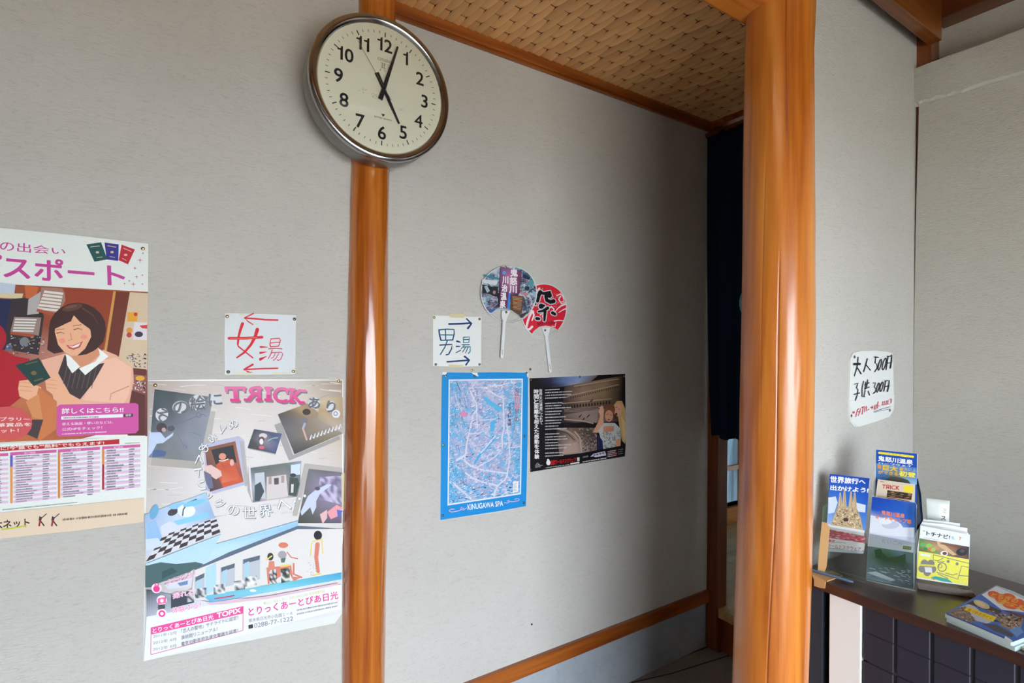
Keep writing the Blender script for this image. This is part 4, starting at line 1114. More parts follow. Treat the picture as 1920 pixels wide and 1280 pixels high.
# ---- men's bath sign
p4 = poster('handwritten_sign', 'white paper sign with dark blue handwritten kanji and arrows pointing right', 'sign',
            [(812, 591), (860, 593), (903, 594), (902, 640), (902, 686), (860, 687), (812, 686)], M_PAPER)
for nm, q in (('tape', [(843, 588), (871, 588), (870, 596), (844, 595)]), ('tape', [(841, 683), (869, 684), (867, 689), (842, 688)])):
    sheet(nm, q, WP, WN, .0006, M_TAPE, p4, .0013)
P = Print(WP, WN).crop(800, 480, 5.818)
BL = (24, 60, 110)
P.stroke(BL, 20, (244, 740), (350, 738), (484, 730)); P.stroke(BL, (16, 24), (436, 684), (490, 736), (450, 786))
P.stroke(BL, 18, (224, 1152), (340, 1144), (464, 1134)); P.stroke(BL, (22, 18), (416, 1096), (466, 1134), (428, 1186))
TL_ = (20, 84, 120)
P.stroke(BL, 16, (134, 804), (140, 860), (156, 918)); P.stroke(TL_, 14, (134, 804), (220, 796), (298, 800), (300, 850), (284, 914)); P.stroke(TL_, 12, (204, 806), (208, 912)); P.stroke(TL_, 12, (142, 858), (294, 860)); P.stroke(TL_, 13, (156, 918), (284, 914))
P.stroke(BL, 14, (144, 970), (276, 962), (272, 1010), (240, 1070), (214, 1076)); P.stroke(TL_, 12, (226, 918), (200, 990), (150, 1072))
P.stroke(BL, (20, 12), (330, 928), (366, 938)); P.stroke(BL, (18, 10), (326, 984), (364, 984)); P.stroke(BL, 10, (322, 1052), (372, 1026))
P.stroke((40, 140, 160), 13, (406, 884), (468, 882), (460, 940), (400, 944), (402, 886)); P.stroke(TL_, 10, (404, 912), (462, 908)); P.stroke(BL, 10, (384, 966), (468, 966))
P.stroke((40, 130, 150), 10, (412, 972), (376, 1010)); P.stroke((40, 130, 150), 13, (398, 992), (476, 988), (474, 1040), (456, 1060)); P.stroke(TL_, 9, (424, 996), (392, 1046)); P.stroke(TL_, 9, (452, 994), (424, 1056))
P.obj('handwriting', p4, M_INK)

# ---- blue map
p5 = poster('map_poster', 'tall bright blue spa town map poster below the two fans', 'poster',
            [(830, 697), (890, 699), (940, 698), (988, 697), (991, 720), (990, 820), (988, 900), (987, 948), (930, 960), (825, 975), (826, 880), (828, 780)], M_GLOSSP)
P = Print(WP, WN).crop(820, 690, 4.411)
BB = (30, 140, 212)
P.poly(BB, (80, 34), (280, 38), (340, 66), (330, 36), (520, 34), (735, 36), (752, 84), (748, 560), (738, 1020), (734, 1140), (500, 1184), (24, 1256), (30, 640), (38, 60))
P.poly((238, 240, 240), (40, 42), (82, 38), (62, 56)); P.poly((238, 240, 240), (282, 36), (318, 42), (342, 70), (300, 52)); P.poly((226, 228, 228), (738, 34), (754, 40), (754, 84), (742, 66))
P.poly((222, 228, 240), (94, 94), (708, 86), (692, 1042), (84, 1136))
q = [(104, 104), (698, 98), (682, 1032), (94, 1122)]; g = P.quad_map(q)
rg = random.Random(12); rows = []
for i in range(30):
    r_ = []
    for j in range(20):
        u, v_ = j/19, i/29
        edge = max(0, 1-min(u, 1-u)*5)*.8+max(0, (v_-.75)*2)
        c = (100, 176, 220) if rg.random() < .18+.6*edge else rg.choice([(158, 164, 202), (180, 184, 212), (168, 178, 214), (194, 194, 220)])
        r_.append(c)
    rows.append(r_)
P.grad(q, rows)
P.specks(q, 1700, [(232, 230, 240), (140, 148, 196), (214, 208, 228), (104, 170, 214), (230, 226, 238)], 5, (.01, .045), .005, -15)
P.specks([g(0, 0), g(.28, 0), g(.22, .9), g(0, .95)], 160, [(80, 170, 220), (110, 190, 228), (60, 140, 200)], 6, (.1, .25), .008, 30)
P.specks([g(.85, .1), g(1, .1), g(1, .9), g(.85, .9)], 90, [(80, 170, 220), (110, 190, 228), (60, 140, 200)], 7, (.2, .4), .008, -40)
P.specks([g(0, .82), g(1, .82), g(1, 1), g(0, 1)], 160, [(80, 170, 220), (70, 130, 190), (230, 230, 240), (60, 150, 210)], 8, (.02, .06), .03)
P.specks(q, 150, [(120, 114, 160), (206, 160, 190), (130, 130, 180)], 9, (.006, .014), .006)
WR = (214, 212, 230)
P.poly((96, 180, 226), (370, 220), (430, 260), (520, 320), (540, 330), (510, 370), (460, 330), (400, 280))
P.poly((90, 176, 224), (440, 440), (486, 430), (470, 520), (436, 530)); P.poly((70, 170, 226), (300, 790), (350, 700), (440, 610), (484, 560), (440, 640), (360, 720), (310, 800)); P.stroke(WR, 12, (360, 700), (430, 620), (480, 560))
P.stroke(WR, 14, (262, 160), (290, 230), (322, 290), (326, 350)); P.stroke(WR, 12, (320, 350), (296, 380), (270, 500), (244, 620), (226, 770)); P.stroke(WR, 10, (326, 360), (330, 440), (330, 500))
P.stroke(WR, 9, (270, 164), (400, 158), (520, 140), (620, 116)); P.stroke(WR, 12, (420, 180), (480, 220), (544, 250), (546, 320), (550, 420), (550, 500), (536, 560), (536, 660)); P.stroke(WR, 11, (574, 470), (590, 560), (600, 740), (580, 860)); P.stroke(WR, 14, (230, 770), (280, 810), (360, 838), (480, 858), (580, 870)); P.stroke(WR, 10, (536, 670), (480, 730), (400, 780), (330, 820))
P.stroke(WR, 14, (234, 866), (290, 910), (400, 950), (500, 970), (560, 920), (580, 880)); P.stroke(WR, 18, (500, 970), (480, 1010), (470, 1054)); P.stroke(WR, 16, (140, 960), (200, 1010), (280, 1080)); P.stroke(WR, 8, (350, 430), (480, 420)); P.stroke(WR, 8, (270, 540), (340, 540), (390, 520)); P.stroke(WR, 7, (580, 660), (680, 650)); P.stroke(WR, 20, (160, 760), (230, 720))
P.specks(q, 500, [(150, 158, 200), (178, 182, 212), (120, 180, 218), (196, 196, 222)], 15, (.01, .03), .006)
P.disc((220, 140, 176), 218, 380, 26, 24)
for ch, y, c in (('鬼', 164, (50, 70, 150)), ('怒', 206, (150, 80, 120)), ('川', 240, (206, 60, 90)), ('温', 290, (206, 60, 90)), ('泉', 334, (60, 60, 110)), ('の', 404, (60, 60, 90))):
    P.text((232, 228, 240), ch, [(638, y), (680, y), (680, y+40), (638, y+40)], .06); P.text(c, ch, [(638, y), (680, y), (680, y+40), (638, y+40)], .02)
for k, ch in enumerate('イラスト地図'): P.text((70, 70, 110) if k != 2 else (206, 60, 90), ch, [(586, 290+k*32), (610, 290+k*32), (610, 316+k*32), (586, 316+k*32)], .02)
P.poly((232, 232, 232), (626, 938), (670, 932), (668, 1024), (622, 1030)); P.fine((120, 120, 130), [(632, 950), (664, 946), (662, 1016), (628, 1020)], 6, .9, .4, 2, [.9, .7, .8])
P.text((236, 240, 244), 'KINUGAWA SPA', [(250, 1126), (542, 1096), (544, 1138), (252, 1172)], .02)
for pts in ([(240, 1156), (215, 1172), (190, 1164), (200, 1150), (222, 1156), (180, 1178), (120, 1190), (96, 1178), (110, 1166), (140, 1164)], [(556, 1112), (580, 1114), (600, 1104), (590, 1090), (574, 1098), (620, 1104), (670, 1096), (680, 1082), (660, 1078), (640, 1084)]):
    P.stroke((206, 190, 226), 6, *pts)
P.obj('printed_design', p5)

# ---- dark colosseum poster
p6 = poster('poster', 'wide black poster of an ancient arena with mother and child, beside the blue map', 'poster',
            [(992, 709), (1060, 705), (1174, 700), (1173, 760), (1173, 835), (1172, 855), (1080, 870), (993, 885), (993, 800)], M_GLOSSP)
P = Print(WP, WN).crop(985, 695, 6.564)
P.poly((22, 16, 20), (50, 92), (700, 62), (1230, 36), (1236, 900), (1226, 1052), (60, 1246), (56, 700))
P.grad([(130, 90), (900, 52), (760, 170), (150, 220)], [[(24, 20, 28), (50, 54, 80), (100, 124, 170), (130, 150, 190), (110, 100, 100)], [(22, 18, 24), (40, 40, 60), (96, 116, 160), (140, 156, 190), (120, 100, 90)], [(20, 16, 20), (30, 26, 36), (70, 70, 96), (150, 150, 170), (110, 90, 80)]])
P.grad([(480, 190), (1200, 60), (1190, 620), (440, 640)], [[(60, 46, 50), (130, 110, 96), (150, 124, 96), (60, 48, 36)], [(60, 46, 46), (150, 120, 100), (140, 114, 86), (40, 30, 26)], [(50, 40, 40), (110, 88, 80), (100, 80, 68), (24, 18, 18)], [(40, 32, 34), (120, 100, 92), (130, 110, 104), (40, 30, 30)]])
for (x0, y0, x1, y1, n_, h_, w_) in ((560, 330, 1150, 190, 22, 26, 10), (490, 440, 1060, 380, 16, 46, 18), (640, 200, 1150, 110, 20, 12, 8)):
    P.stroke((190, 160, 130), 8, (x0-40, y0-h_*.8), (x1, y1-h_*.8), cap=False)
    for k in range(n_):
        x = x0+(x1-x0)*k/n_; y = y0+(y1-y0)*k/n_; P.poly((34, 26, 28), (x, y), (x+w_*.5, y-h_*.55), (x+w_, y-1), (x+w_, y+h_*.45), (x, y+h_*.5))
for k in range(9): P.stroke((150, 130, 116), 5, (480, 480+k*4), (700, 455+k*6), (900, 440+k*9), cap=False) if k % 3 == 0 else None
P.grad([(480, 540), (900, 470), (880, 640), (480, 600)], [[(110, 90, 84), (150, 130, 120), (140, 120, 110)], [(80, 64, 64), (130, 110, 104), (150, 130, 120)]])
for x, y in ((660, 560), (760, 560), (700, 600), (800, 370)): P.poly((30, 24, 28), (x, y), (x+36, y-30), (x+30, y-10), (x-4, y+22))
P.poly((176, 150, 130), (480, 590), (700, 606), (840, 640), (840, 656), (700, 622), (480, 604))
for k in range(14): P.poly((36, 30, 36), (480+k*26, 626+k*3), (494+k*26, 622+k*3), (496+k*26, 690+k*4), (482+k*26, 694+k*4))
P.grad([(380, 700), (880, 700), (880, 1000), (420, 1040)], [[(50, 40, 40), (120, 96, 80), (90, 76, 70), (150, 130, 110)], [(70, 54, 50), (140, 116, 96), (110, 90, 80), (80, 66, 60)], [(110, 90, 84), (176, 150, 140), (150, 130, 124), (110, 96, 90)], [(120, 100, 96), (166, 140, 130), (160, 140, 134), (130, 112, 108)]])
P.specks([(640, 700), (880, 700), (880, 980), (680, 1000)], 200, [(60, 46, 44), (190, 170, 150), (120, 100, 90), (40, 32, 36)], 4, (.03, .1), .03)
P.stroke((160, 140, 134), 22, (400, 712), (500, 730), (600, 790), (650, 860)); P.stroke((70, 56, 56), 10, (420, 740), (520, 770), (600, 850)); P.poly((176, 150, 140), (480, 930), (640, 870), (650, 1000), (460, 1030)); P.stroke((190, 160, 140), 18, (610, 750), (670, 820), (690, 980))
# mother and child
P.poly((206, 170, 110), (1080, 430), (1130, 370), (1190, 370), (1230, 470), (1240, 700), (1230, 900), (1190, 860), (1160, 700), (1140, 560), (1090, 520)); P.poly((226, 196, 140), (1180, 560), (1236, 640), (1232, 880), (1200, 800))
P.disc((222, 166, 140), 1138, 480, 46, 80, a=8); P.disc((120, 30, 40), 1118, 535, 15, 20); P.stroke((60, 40, 40), 5, (1110, 450), (1128, 446)); P.stroke((60, 40, 40), 5, (1145, 470), (1160, 474))
P.poly((216, 160, 134), (900, 490), (940, 420), (968, 470), (960, 600), (975, 700), (960, 760), (830, 760), (900, 620), (920, 560))
P.disc((130, 80, 50), 1040, 480, 66, 70); P.disc((214, 150, 124), 1030, 555, 50, 72); P.disc((120, 74, 48), 1040, 440, 56, 34); P.stroke((50, 30, 36), 6, (1000, 535), (1020, 532)); P.stroke((50, 30, 36), 6, (1046, 540), (1064, 546)); P.disc((120, 40, 50), 1026, 600, 16, 8)
P.poly((196, 200, 200), (900, 730), (970, 640), (1100, 640), (1160, 700), (1176, 820), (1170, 930), (960, 968), (930, 850)); P.grad([(960, 680), (1090, 680), (1090, 740), (960, 760)], [[(216, 150, 120), (206, 140, 110)], [(210, 146, 118), (196, 130, 104)]])
P.specks([(930, 760), (1170, 740), (1166, 930), (970, 960)], 90, [(70, 80, 120), (90, 110, 100), (220, 220, 214), (120, 120, 140)], 7, (.06, .12), .03, 90)
P.specks([(930, 760), (1170, 740), (1166, 930), (970, 960)], 60, [(60, 70, 110), (210, 196, 120)], 8, (.06, .12), .025, 0)
P.poly((34, 40, 80), (890, 780), (950, 860), (960, 970), (884, 970)); P.poly((222, 160, 124), (1110, 850), (1170, 830), (1168, 930), (1120, 940))
P.stroke((236, 160, 160), 8, (905, 450), (960, 440)); P.stroke((236, 170, 160), 8, (905, 510), (960, 500))
P.poly((20, 14, 18), (60, 1090), (700, 1010), (1226, 912), (1226, 1052), (60, 1246))
# lettering
P.vtext((232, 232, 232), '時間と距離を超えた感動を体験', 106, 228, 56, 61.5, .6, .03)
P.vtext((222, 222, 222), '世界文化遺産にふれて', 168, 224, 40, 44, .8, .02)
rg = random.Random(4)
for k, y in enumerate((232, 266, 300, 334, 398, 430, 462, 500, 534, 572, 610, 644, 680, 716, 776, 812, 846, 884, 918, 954, 1010, 1046)):
    L_ = (180, 340, 330, 280, 220, 200, 330, 210, 190, 260, 210, 200, 170, 270, 180, 260, 280, 160, 320, 270, 230, 230)[k]
    P.fine((206, 206, 208), [(244, y-8), (244+L_, y-8-L_*.05), (244+L_, y+10-L_*.05), (244, y+10)], 1, .97, .8, k, [.97])
P.text((214, 30, 40), '東武ワールドスクウェア', [(310, 1104), (622, 1066), (622, 1118), (312, 1160)], .03)
P.disc((230, 230, 226), 284, 1130, 26, 32); P.disc((230, 230, 226), 280, 1096, 14); P.poly((220, 220, 220), (636, 1066), (666, 1062), (668, 1106), (638, 1112)); P.poly((232, 232, 232), (554, 1136), (664, 1118), (666, 1136), (556, 1152))
P.fine((200, 200, 200), [(250, 1184), (550, 1144), (550, 1156), (250, 1198)], 1, .98, .8, 40, [.98])
P.poly((220, 224, 230), (800, 1056), (840, 1020), (980, 988), (996, 1040), (860, 1062), (840, 1050)); 
for k in range(4): P.disc((90, 120, 190), 850+k*36, 1036-k*8, 16, 12); P.disc((214, 70, 90), 858+k*36, 1030-k*8, 8, 6)
P.fine((214, 214, 214), [(708, 1052), (780, 1038), (780, 1060), (708, 1074)], 2, .9, .5, 41, [.9]); P.fine((226, 226, 226), [(706, 1110), (1000, 1060), (1000, 1078), (706, 1126)], 1, .98, .8, 42, [.98])
P.fine((220, 200, 200), [(1010, 984), (1130, 962), (1130, 1046), (1014, 1066)], 4, .95, .6, 43, [.9, .8, .95]); P.text((214, 50, 60), 'まで', [(1070, 1010), (1130, 1000), (1130, 1036), (1070, 1046)], .02); P.fine((190, 190, 190), [(1142, 962), (1210, 950), (1210, 1030), (1142, 1040)], 3, .95, .3, 44, [.9, .8])
P.fine((206, 206, 206), [(120, 1154), (220, 1138), (220, 1180), (122, 1196)], 3, .9, .5, 45, [.6, .95, .7]); P.stroke((220, 220, 220), 4, (132, 1150), (150, 1132), (166, 1148))
P.obj('printed_design', p6)

#---------------------------------------------------------------- fans
def fan(name, label, tr, center, outline, split, handle, pin, seed, yoff):
    """paper fan: printed leaf, clear ribbed neck ring and handle. all measured in the crop"""
    P0 = onY(*tr(center), D-yoff)
    e = empty(name, tuple(P0), label, 'fan')
    pl = ((0, D-yoff, 1.), WN)
    sheet('rim', [tr(q) for q in outline], *pl, .0022, M_PLAST, e)
    return e, pl
trF = lambda q: (800+q[0]/5.818, 480+q[1]/5.818)
def ell(cx, cy, rx, ry, a, n=44, egg=.08):
    out = []; ca, sa = math.cos(math.radians(a)), math.sin(math.radians(a))
    for k in range(n):
        t = 2*math.pi*k/n; u = rx*math.cos(t)*(1-egg*math.sin(t)); v_ = ry*math.sin(t)
        out.append((cx+u*ca-v_*sa, cy+u*sa+v_*ca))
    return out
def wireloop(name, pts, Y, r, parent, tr, closed=False, mat=None):
    """round wire through measured points on a plane"""
    V = []; F = []; n = len(pts); k = 6
    P3 = [onY(*tr(q), Y) for q in pts]
    for i in range(n):
        a = P3[(i-1) % n] if (closed or i > 0) else P3[0]; b = P3[(i+1) % n] if (closed or i < n-1) else P3[-1]
        t = b-a; t = t/np.linalg.norm(t); u = np.array([0, 1., 0]); s_ = np.cross(t, u)
        for j in range(k):
            th = 2*math.pi*j/k; V.append(P3[i]+(u*math.cos(th)+s_*math.sin(th))*r)
    for i in range(n if closed else n-1):
        i2 = (i+1) % n
        for j in range(k): F.append((i*k+j, i*k+(j+1) % k, i2*k+(j+1) % k, i2*k+j))
    return world_child(name, mesh(name, V, F, True), mat or M_PLAST, parent)
def arc_pts(cx, cy, rx, ry, a, t0, t1, n=24):
    ca, sa = math.cos(math.radians(a)), math.sin(math.radians(a)); out = []
    for k in range(n+1):
        t = math.radians(t0+(t1-t0)*k/n); u = rx*math.cos(t)*(1-.08*math.sin(t)); v_ = ry*math.sin(t); out.append((cx+u*ca-v_*sa, cy+u*sa+v_*ca))
    return out

def build_fan(label, c, rx, ry, a, arcpts, hbot, hw, Y, drawer):
    e = empty('paper_fan', tuple(onY(*trF(c), Y)), label, 'fan')
    outl = ell(*c, rx, ry, a)
    g_ = math.radians(a); up = (math.sin(g_), -math.cos(g_))
    # leaf: outline clipped by the neck arc
    def below(q):
        xs = [p[0] for p in arcpts]; ys_ = [p[1] for p in arcpts]
        if q[0] <= xs[0] or q[0] >= xs[-1]:
            # outside the arc ends: compare with the line of the nearer end
            return q[1] > (ys_[0] if q[0] <= xs[0] else ys_[-1])
        return q[1] > np.interp(q[0], xs, ys_)
    keep = [q for q in ell(*c, rx*.985, ry*.985, a, 120) if not below(q)]
    # order: start after the gap
    n_ = len(keep); gaps = [math.dist(keep[i], keep[(i+1) % n_]) for i in range(n_)]; k0 = (gaps.index(max(gaps))+1) % n_
    keep = keep[k0:]+keep[:k0]
    # the kept run goes left end -> top -> right end (or reverse); close it with the arc
    if math.dist(keep[-1], arcpts[-1]) > math.dist(keep[-1], arcpts[0]): path = keep+arcpts
    else: path = keep+arcpts[::-1]
    m_ = len(path)
    sheet('leaf', [trF(q) for q in path], (0, Y, 1.), WN, .0010, M_PAPER, e)
    wireloop('rim', outl, Y-.0006, .0011, e, trF, True)
    P_ = Print((0, Y, 1.), WN, base=.0014).crop(800, 480, 5.818)
    P_.path = path
    drawer(P_, path)
    P_.obj('printed_design', e)
    # inner neck ring
    lowx = [q for q in ell(*c, rx*.90, ry*.93, a, 120) if below(q)]
    if lowx:
        lowx.sort(key=lambda q: q[0]); wireloop('neck_rib', [arcpts[0]]+lowx+[arcpts[-1]], Y-.0006, .0009, e, trF)
    # semi-clear neck web
    midx = len(arcpts)//2
    web = [(arcpts[midx][0]-48, arcpts[midx][1]+14), (arcpts[midx][0]+46, arcpts[midx][1]+14), (hbot[0][0]+34, hbot[0][1]-60), (hbot[0][0]+16, hbot[0][1]), (hbot[0][0]-16, hbot[0][1]), (hbot[0][0]-34, hbot[0][1]-60)]
    sheet('neck', [trF(q) for q in web], (0, Y, 1.), WN, .0012, M_PLAST, e)
    # handle
    (x0, y0), (x1, y1) = hbot
    dx, dy = x1-x0, y1-y0; l = math.hypot(dx, dy); nx, ny = -dy/l*hw, dx/l*hw
    hp = [(x0+nx, y0+ny-20), (x0-nx, y0-ny-20), (x1-nx, y1-ny), (x1-nx*.6, y1-ny*.6+8), (x1+nx*.6, y1+ny*.6+8), (x1+nx, y1+ny)]
    h_ = sheet('handle', [trF(q) for q in hp], (0, Y, 1.), WN, .0045, M_PLAST, e)
    sl = [(x0+dx*.78-2.5, y0+dy*.78), (x0+dx*.78+2.5, y0+dy*.78), (x0+dx*.93+2.5, y0+dy*.93), (x0+dx*.93-2.5, y0+dy*.93)]
    sheet('slot_mark', [trF(q) for q in sl], (0, Y, 1.), WN, .0003, M_FADE, e, .0045)
    return e

def clipped(P_, c, path, q):
    """Sutherland-Hodgman clip of quad q against the (nearly convex) leaf outline"""
    import itertools
    poly = list(q)
    area = sum(path[i][0]*path[(i+1) % len(path)][1]-path[(i+1) % len(path)][0]*path[i][1] for i in range(len(path)))
    sgn = 1 if area > 0 else -1
    return poly
def draw_fan1(P_, path):
    from mathutils.geometry import intersect_point_line
    # base picture: radial grid of cells inside the outline
    cx, cy = 880, 360
    pal = [(96, 150, 170), (60, 96, 120), (150, 180, 200), (190, 196, 210), (90, 84, 110), (50, 60, 70), (200, 190, 206), (120, 166, 180), (150, 120, 140)]
    rg_ = random.Random(8); n_ = len(path)
    rings = 12
    pts = [(cx, cy)]; cols = [(120, 110, 140)]; faces = []
    for r_ in range(1, rings+1):
        for i, q in enumerate(path):
            k = r_/rings*.985; pts.append((cx+(q[0]-cx)*k, cy+(q[1]-cy)*k)); cols.append(rg_.choice(pal) if i % 3 == 0 or True else cols[-1])
    for i in range(n_): faces.append((0, 1+i, 1+(i+1) % n_))
    for r_ in range(rings-1):
        for i in range(n_):
            a = 1+r_*n_+i; b = 1+r_*n_+(i+1) % n_; faces.append((a, b, b+n_, a+n_))
    # smooth colours around so cells are patchy rather than noisy
    C = cols[:]
    for r_ in range(rings):
        for i in range(n_):
            j = (i//4)*4; C[1+r_*n_+i] = cols[1+(r_//2)*2*n_+j] if (i+r_) % 3 else cols[1+r_*n_+i]
    P_.add(pts, faces, C)
    P_.poly((60, 130, 150), (620, 204), (640, 200), (800, 240), (796, 262), (640, 226)); P_.poly((206, 212, 222), (606, 250), (780, 270), (760, 316), (602, 290)); P_.poly((36, 44, 50), (604, 308), (700, 330), (780, 340), (778, 460), (700, 420), (612, 400))
    P_.poly((170, 176, 190), (626, 330), (660, 320), (690, 380), (660, 400)); P_.disc((180, 130, 140), 738, 395, 16, 20)
    P_.specks([(610, 420), (770, 440), (760, 530), (660, 520)], 90, [(210, 210, 226), (150, 150, 180), (180, 120, 150), (90, 96, 130)], 2, (.05, .12), .05)
    P_.specks([(1040, 190), (1150, 230), (1180, 400), (1030, 400)], 90, [(200, 210, 220), (60, 110, 120), (120, 170, 180), (50, 60, 90)], 3, (.06, .14), .05)
    P_.poly((46, 50, 86), (1050, 190), (1130, 232), (1120, 260), (1050, 236)); P_.disc((90, 150, 160), 1140, 290, 30, 34); P_.disc((50, 60, 70), 1095, 350, 28, 24); P_.poly((190, 130, 140), (1020, 380), (1120, 410), (1090, 436), (1020, 410))
    P_.poly((60, 40, 90), (800, 110), (1036, 160), (1010, 416), (776, 560)); P_.grad([(802, 110), (1036, 168), (1008, 416), (796, 420)], [[(110, 70, 120), (150, 90, 130), (120, 60, 90)], [(120, 70, 110), (190, 130, 170), (110, 50, 80)], [(50, 30, 50), (130, 80, 120), (90, 40, 70)]])
    P_.poly((44, 30, 44), (776, 400), (800, 400), (800, 560), (776, 540)); P_.poly((110, 50, 80), (800, 400), (890, 400), (880, 572), (790, 560))
    P_.poly((60, 130, 214), (894, 404), (916, 406), (900, 576), (876, 572)); P_.poly((90, 70, 60), (920, 420), (1060, 440), (1040, 620), (1000, 640), (940, 600), (906, 576))
    for k in range(10): P_.poly((190, 160, 120) if k % 3 else (214, 120, 60), (936+k, 436+k*15), (1046-k*2, 450+k*15), (1046-k*2, 456+k*15), (936+k, 442+k*15))
    P_.specks([(1060, 440), (1180, 440), (1150, 560), (1050, 600)], 70, [(160, 170, 200), (40, 40, 60), (110, 70, 90), (90, 120, 150)], 5, (.06, .15), .06)
    P_.poly((70, 60, 60), (1010, 640), (1110, 600), (1070, 650), (1030, 676)); P_.poly((60, 100, 170), (664, 582), (760, 580), (710, 616), (694, 618))
    P_.vtext((240, 232, 240), '鬼怒川', 914, 142, 78, 90, -6, .05); P_.vtext((240, 232, 240), '川治温泉', 826, 222, 62, 88, -9, .05)
    P_.disc((90, 160, 214), 845, 180, 20)
def draw_fan2(P_, path):
    n_ = len(path); cx = sum(q[0] for q in path)/n_; cy = sum(q[1] for q in path)/n_
    P_.poly((214, 36, 56), *[(cx+(q[0]-cx)*.975, cy+(q[1]-cy)*.975) for q in path])
    WV = (236, 222, 226)
    for pts, w0, w1 in (([(1420, 430), (1460, 412), (1490, 440), (1500, 490), (1470, 500)], 14, 10), ([(1460, 440), (1440, 470), (1470, 520), (1520, 500)], 16, 10), ([(1520, 520), (1470, 540), (1430, 570), (1400, 610)], 22, 6), ([(1525, 570), (1480, 590), (1440, 616)], 14, 6), ([(1330, 570), (1360, 550), (1390, 580), (1370, 620), (1400, 600)], 18, 12), ([(1150, 600), (1120, 660), (1100, 720), (1085, 790), (1120, 800), (1150, 770)], 24, 26), ([(1160, 600), (1170, 650), (1150, 700)], 22, 14), ([(1230, 350), (1210, 380)], 20, 20), ([(1390, 710), (1440, 700), (1490, 704)], 14, 6), ([(1410, 730), (1400, 770), (1370, 762)], 10, 8), ([(1240, 640), (1270, 620), (1260, 660)], 14, 8)):
        P_.stroke(WV, (w0, w1), *pts)
    P_.specks([(1380, 400), (1500, 420), (1500, 560), (1380, 560)], 30, [WV], 4, (.03, .05), .04)
    for c_, g_ in (((206, 206, 214), 20), ((18, 14, 20), 0)):
        K = lambda w_, *p: P_.stroke(c_, (w_[0]+g_, w_[1]+g_), *p)
        K((46, 36), (1240, 392), (1222, 430), (1210, 490)); K((34, 30), (1246, 400), (1290, 410)); K((44, 56), (1296, 410), (1340, 400), (1340, 430)); K((36, 48), (1300, 440), (1310, 480), (1350, 500), (1384, 492))
        K((22, 16), (1180, 510), (1190, 530)); K((60, 26), (1250, 546), (1280, 540)); K((20, 36), (1220, 606), (1270, 596), (1320, 566)); K((34, 24), (1292, 600), (1288, 650), (1284, 700)); K((34, 34), (1200, 680), (1224, 684)); K((36, 30), (1372, 618), (1400, 634))
    P_.text((60, 40, 50), '鬼怒川・川治温泉', [(1200, 720), (1396, 706), (1400, 738), (1206, 762)], .01)

f2 = build_fan('white-handled fan with a red leaf and black brush character, behind the photo fan', (1275, 600), 252, 302, 6,
          [(1100, 846), (1140, 862), (1170, 820), (1230, 776), (1300, 764), (1370, 776), (1420, 800), (1450, 826), (1470, 800)][1:-1], [(1306, 880), (1352, 1262)], 15, D-.003, draw_fan2)
f1 = build_fan('white-handled fan printed with town photos and white vertical lettering', (898, 420), 306, 314, -4,
          [(694, 622), (740, 592), (800, 580), (870, 580), (930, 596), (990, 640), (1030, 680)], [(850, 716), (822, 1104)], 15, D-.009, draw_fan1)

#---------------------------------------------------------------- price sign on the short wall
PB_ = ((0, YB, 1.), (0, -1, 0))
p7 = poster('price_sign', 'white card with handwritten bath prices on the short wall beside the column', 'sign',
            [(1600, 661), (1612, 658), (1640, 657), (1662, 659), (1673, 662), (1675, 680), (1676, 738), (1674, 770), (1668, 780), (1640, 790), (1612, 799), (1602, 800), (1594, 790), (1592, 760), (1594, 700), (1595, 672)], M_PAPER, .004, PB_, back=.0)
sheet('lower_strip', [(1594, 751), (1635, 744), (1677, 738), (1676, 768), (1668, 781), (1640, 791), (1610, 800), (1596, 790), (1595, 772)], *PB_, .0012, M_PAPER, p7, .0042)
P = Print(*PB_, base=.0058).crop(1560, 640, 7.114)
K_ = (34, 34, 44)
P.stroke((30, 30, 30), 34, (300, 302), (370, 300)); P.stroke(K_, 12, (350, 210), (346, 290), (334, 350), (300, 460)); P.stroke(K_, 14, (340, 350), (390, 430))
P.stroke(K_, 13, (474, 230), (450, 320), (424, 404)); P.stroke(K_, 12, (456, 310), (514, 382))
P.stroke(K_, (22, 14), (575, 208), (620, 212)); P.stroke(K_, 10, (585, 215), (576, 290), (600, 300), (606, 350), (574, 404))
def oval(cx, cy, rx, ry, w_, c_=K_): P.stroke(c_, w_, *[(cx+rx*math.cos(t*math.pi/8)-ry*.25*math.sin(t*math.pi/8), cy+ry*math.sin(t*math.pi/8)) for t in range(17)])
oval(640, 310, 16, 74, 11); oval(700, 300, 20, 78, 11)
P.stroke(K_, 12, (750, 200), (738, 290), (724, 376)); P.stroke(K_, 16, (744, 200), (800, 194), (796, 260), (780, 354)); P.stroke(K_, 11, (738, 292), (786, 282))
P.stroke(K_, 11, (304, 568), (350, 556), (328, 620), (350, 640), (340, 720), (312, 790)); P.stroke(K_, 14, (300, 706), (370, 686))
P.stroke(K_, 10, (424, 530), (404, 620), (404, 730)); P.stroke(K_, 11, (440, 580), (496, 550)); P.stroke(K_, 11, (436, 636), (500, 606)); P.stroke(K_, 10, (478, 510), (466, 610)); P.stroke(K_, 10, (452, 540), (446, 630)); P.stroke(K_, 10, (404, 734), (440, 736)); P.stroke(K_, 10, (486, 660), (504, 716)); P.stroke(K_, 9, (446, 650), (430, 730))
P.stroke(K_, 10, (552, 556), (586, 550), (566, 608), (592, 630), (584, 670), (552, 694)); oval(616, 616, 14, 64, 10); oval(664, 604, 16, 66, 10)
P.stroke(K_, 11, (718, 530), (706, 600), (694, 664)); P.stroke(K_, 14, (712, 526), (766, 520), (760, 590), (742, 668)); P.stroke(K_, 10, (706, 604), (752, 594))
RR = (206, 60, 80)
P.disc(RR, 290, 946, 16)
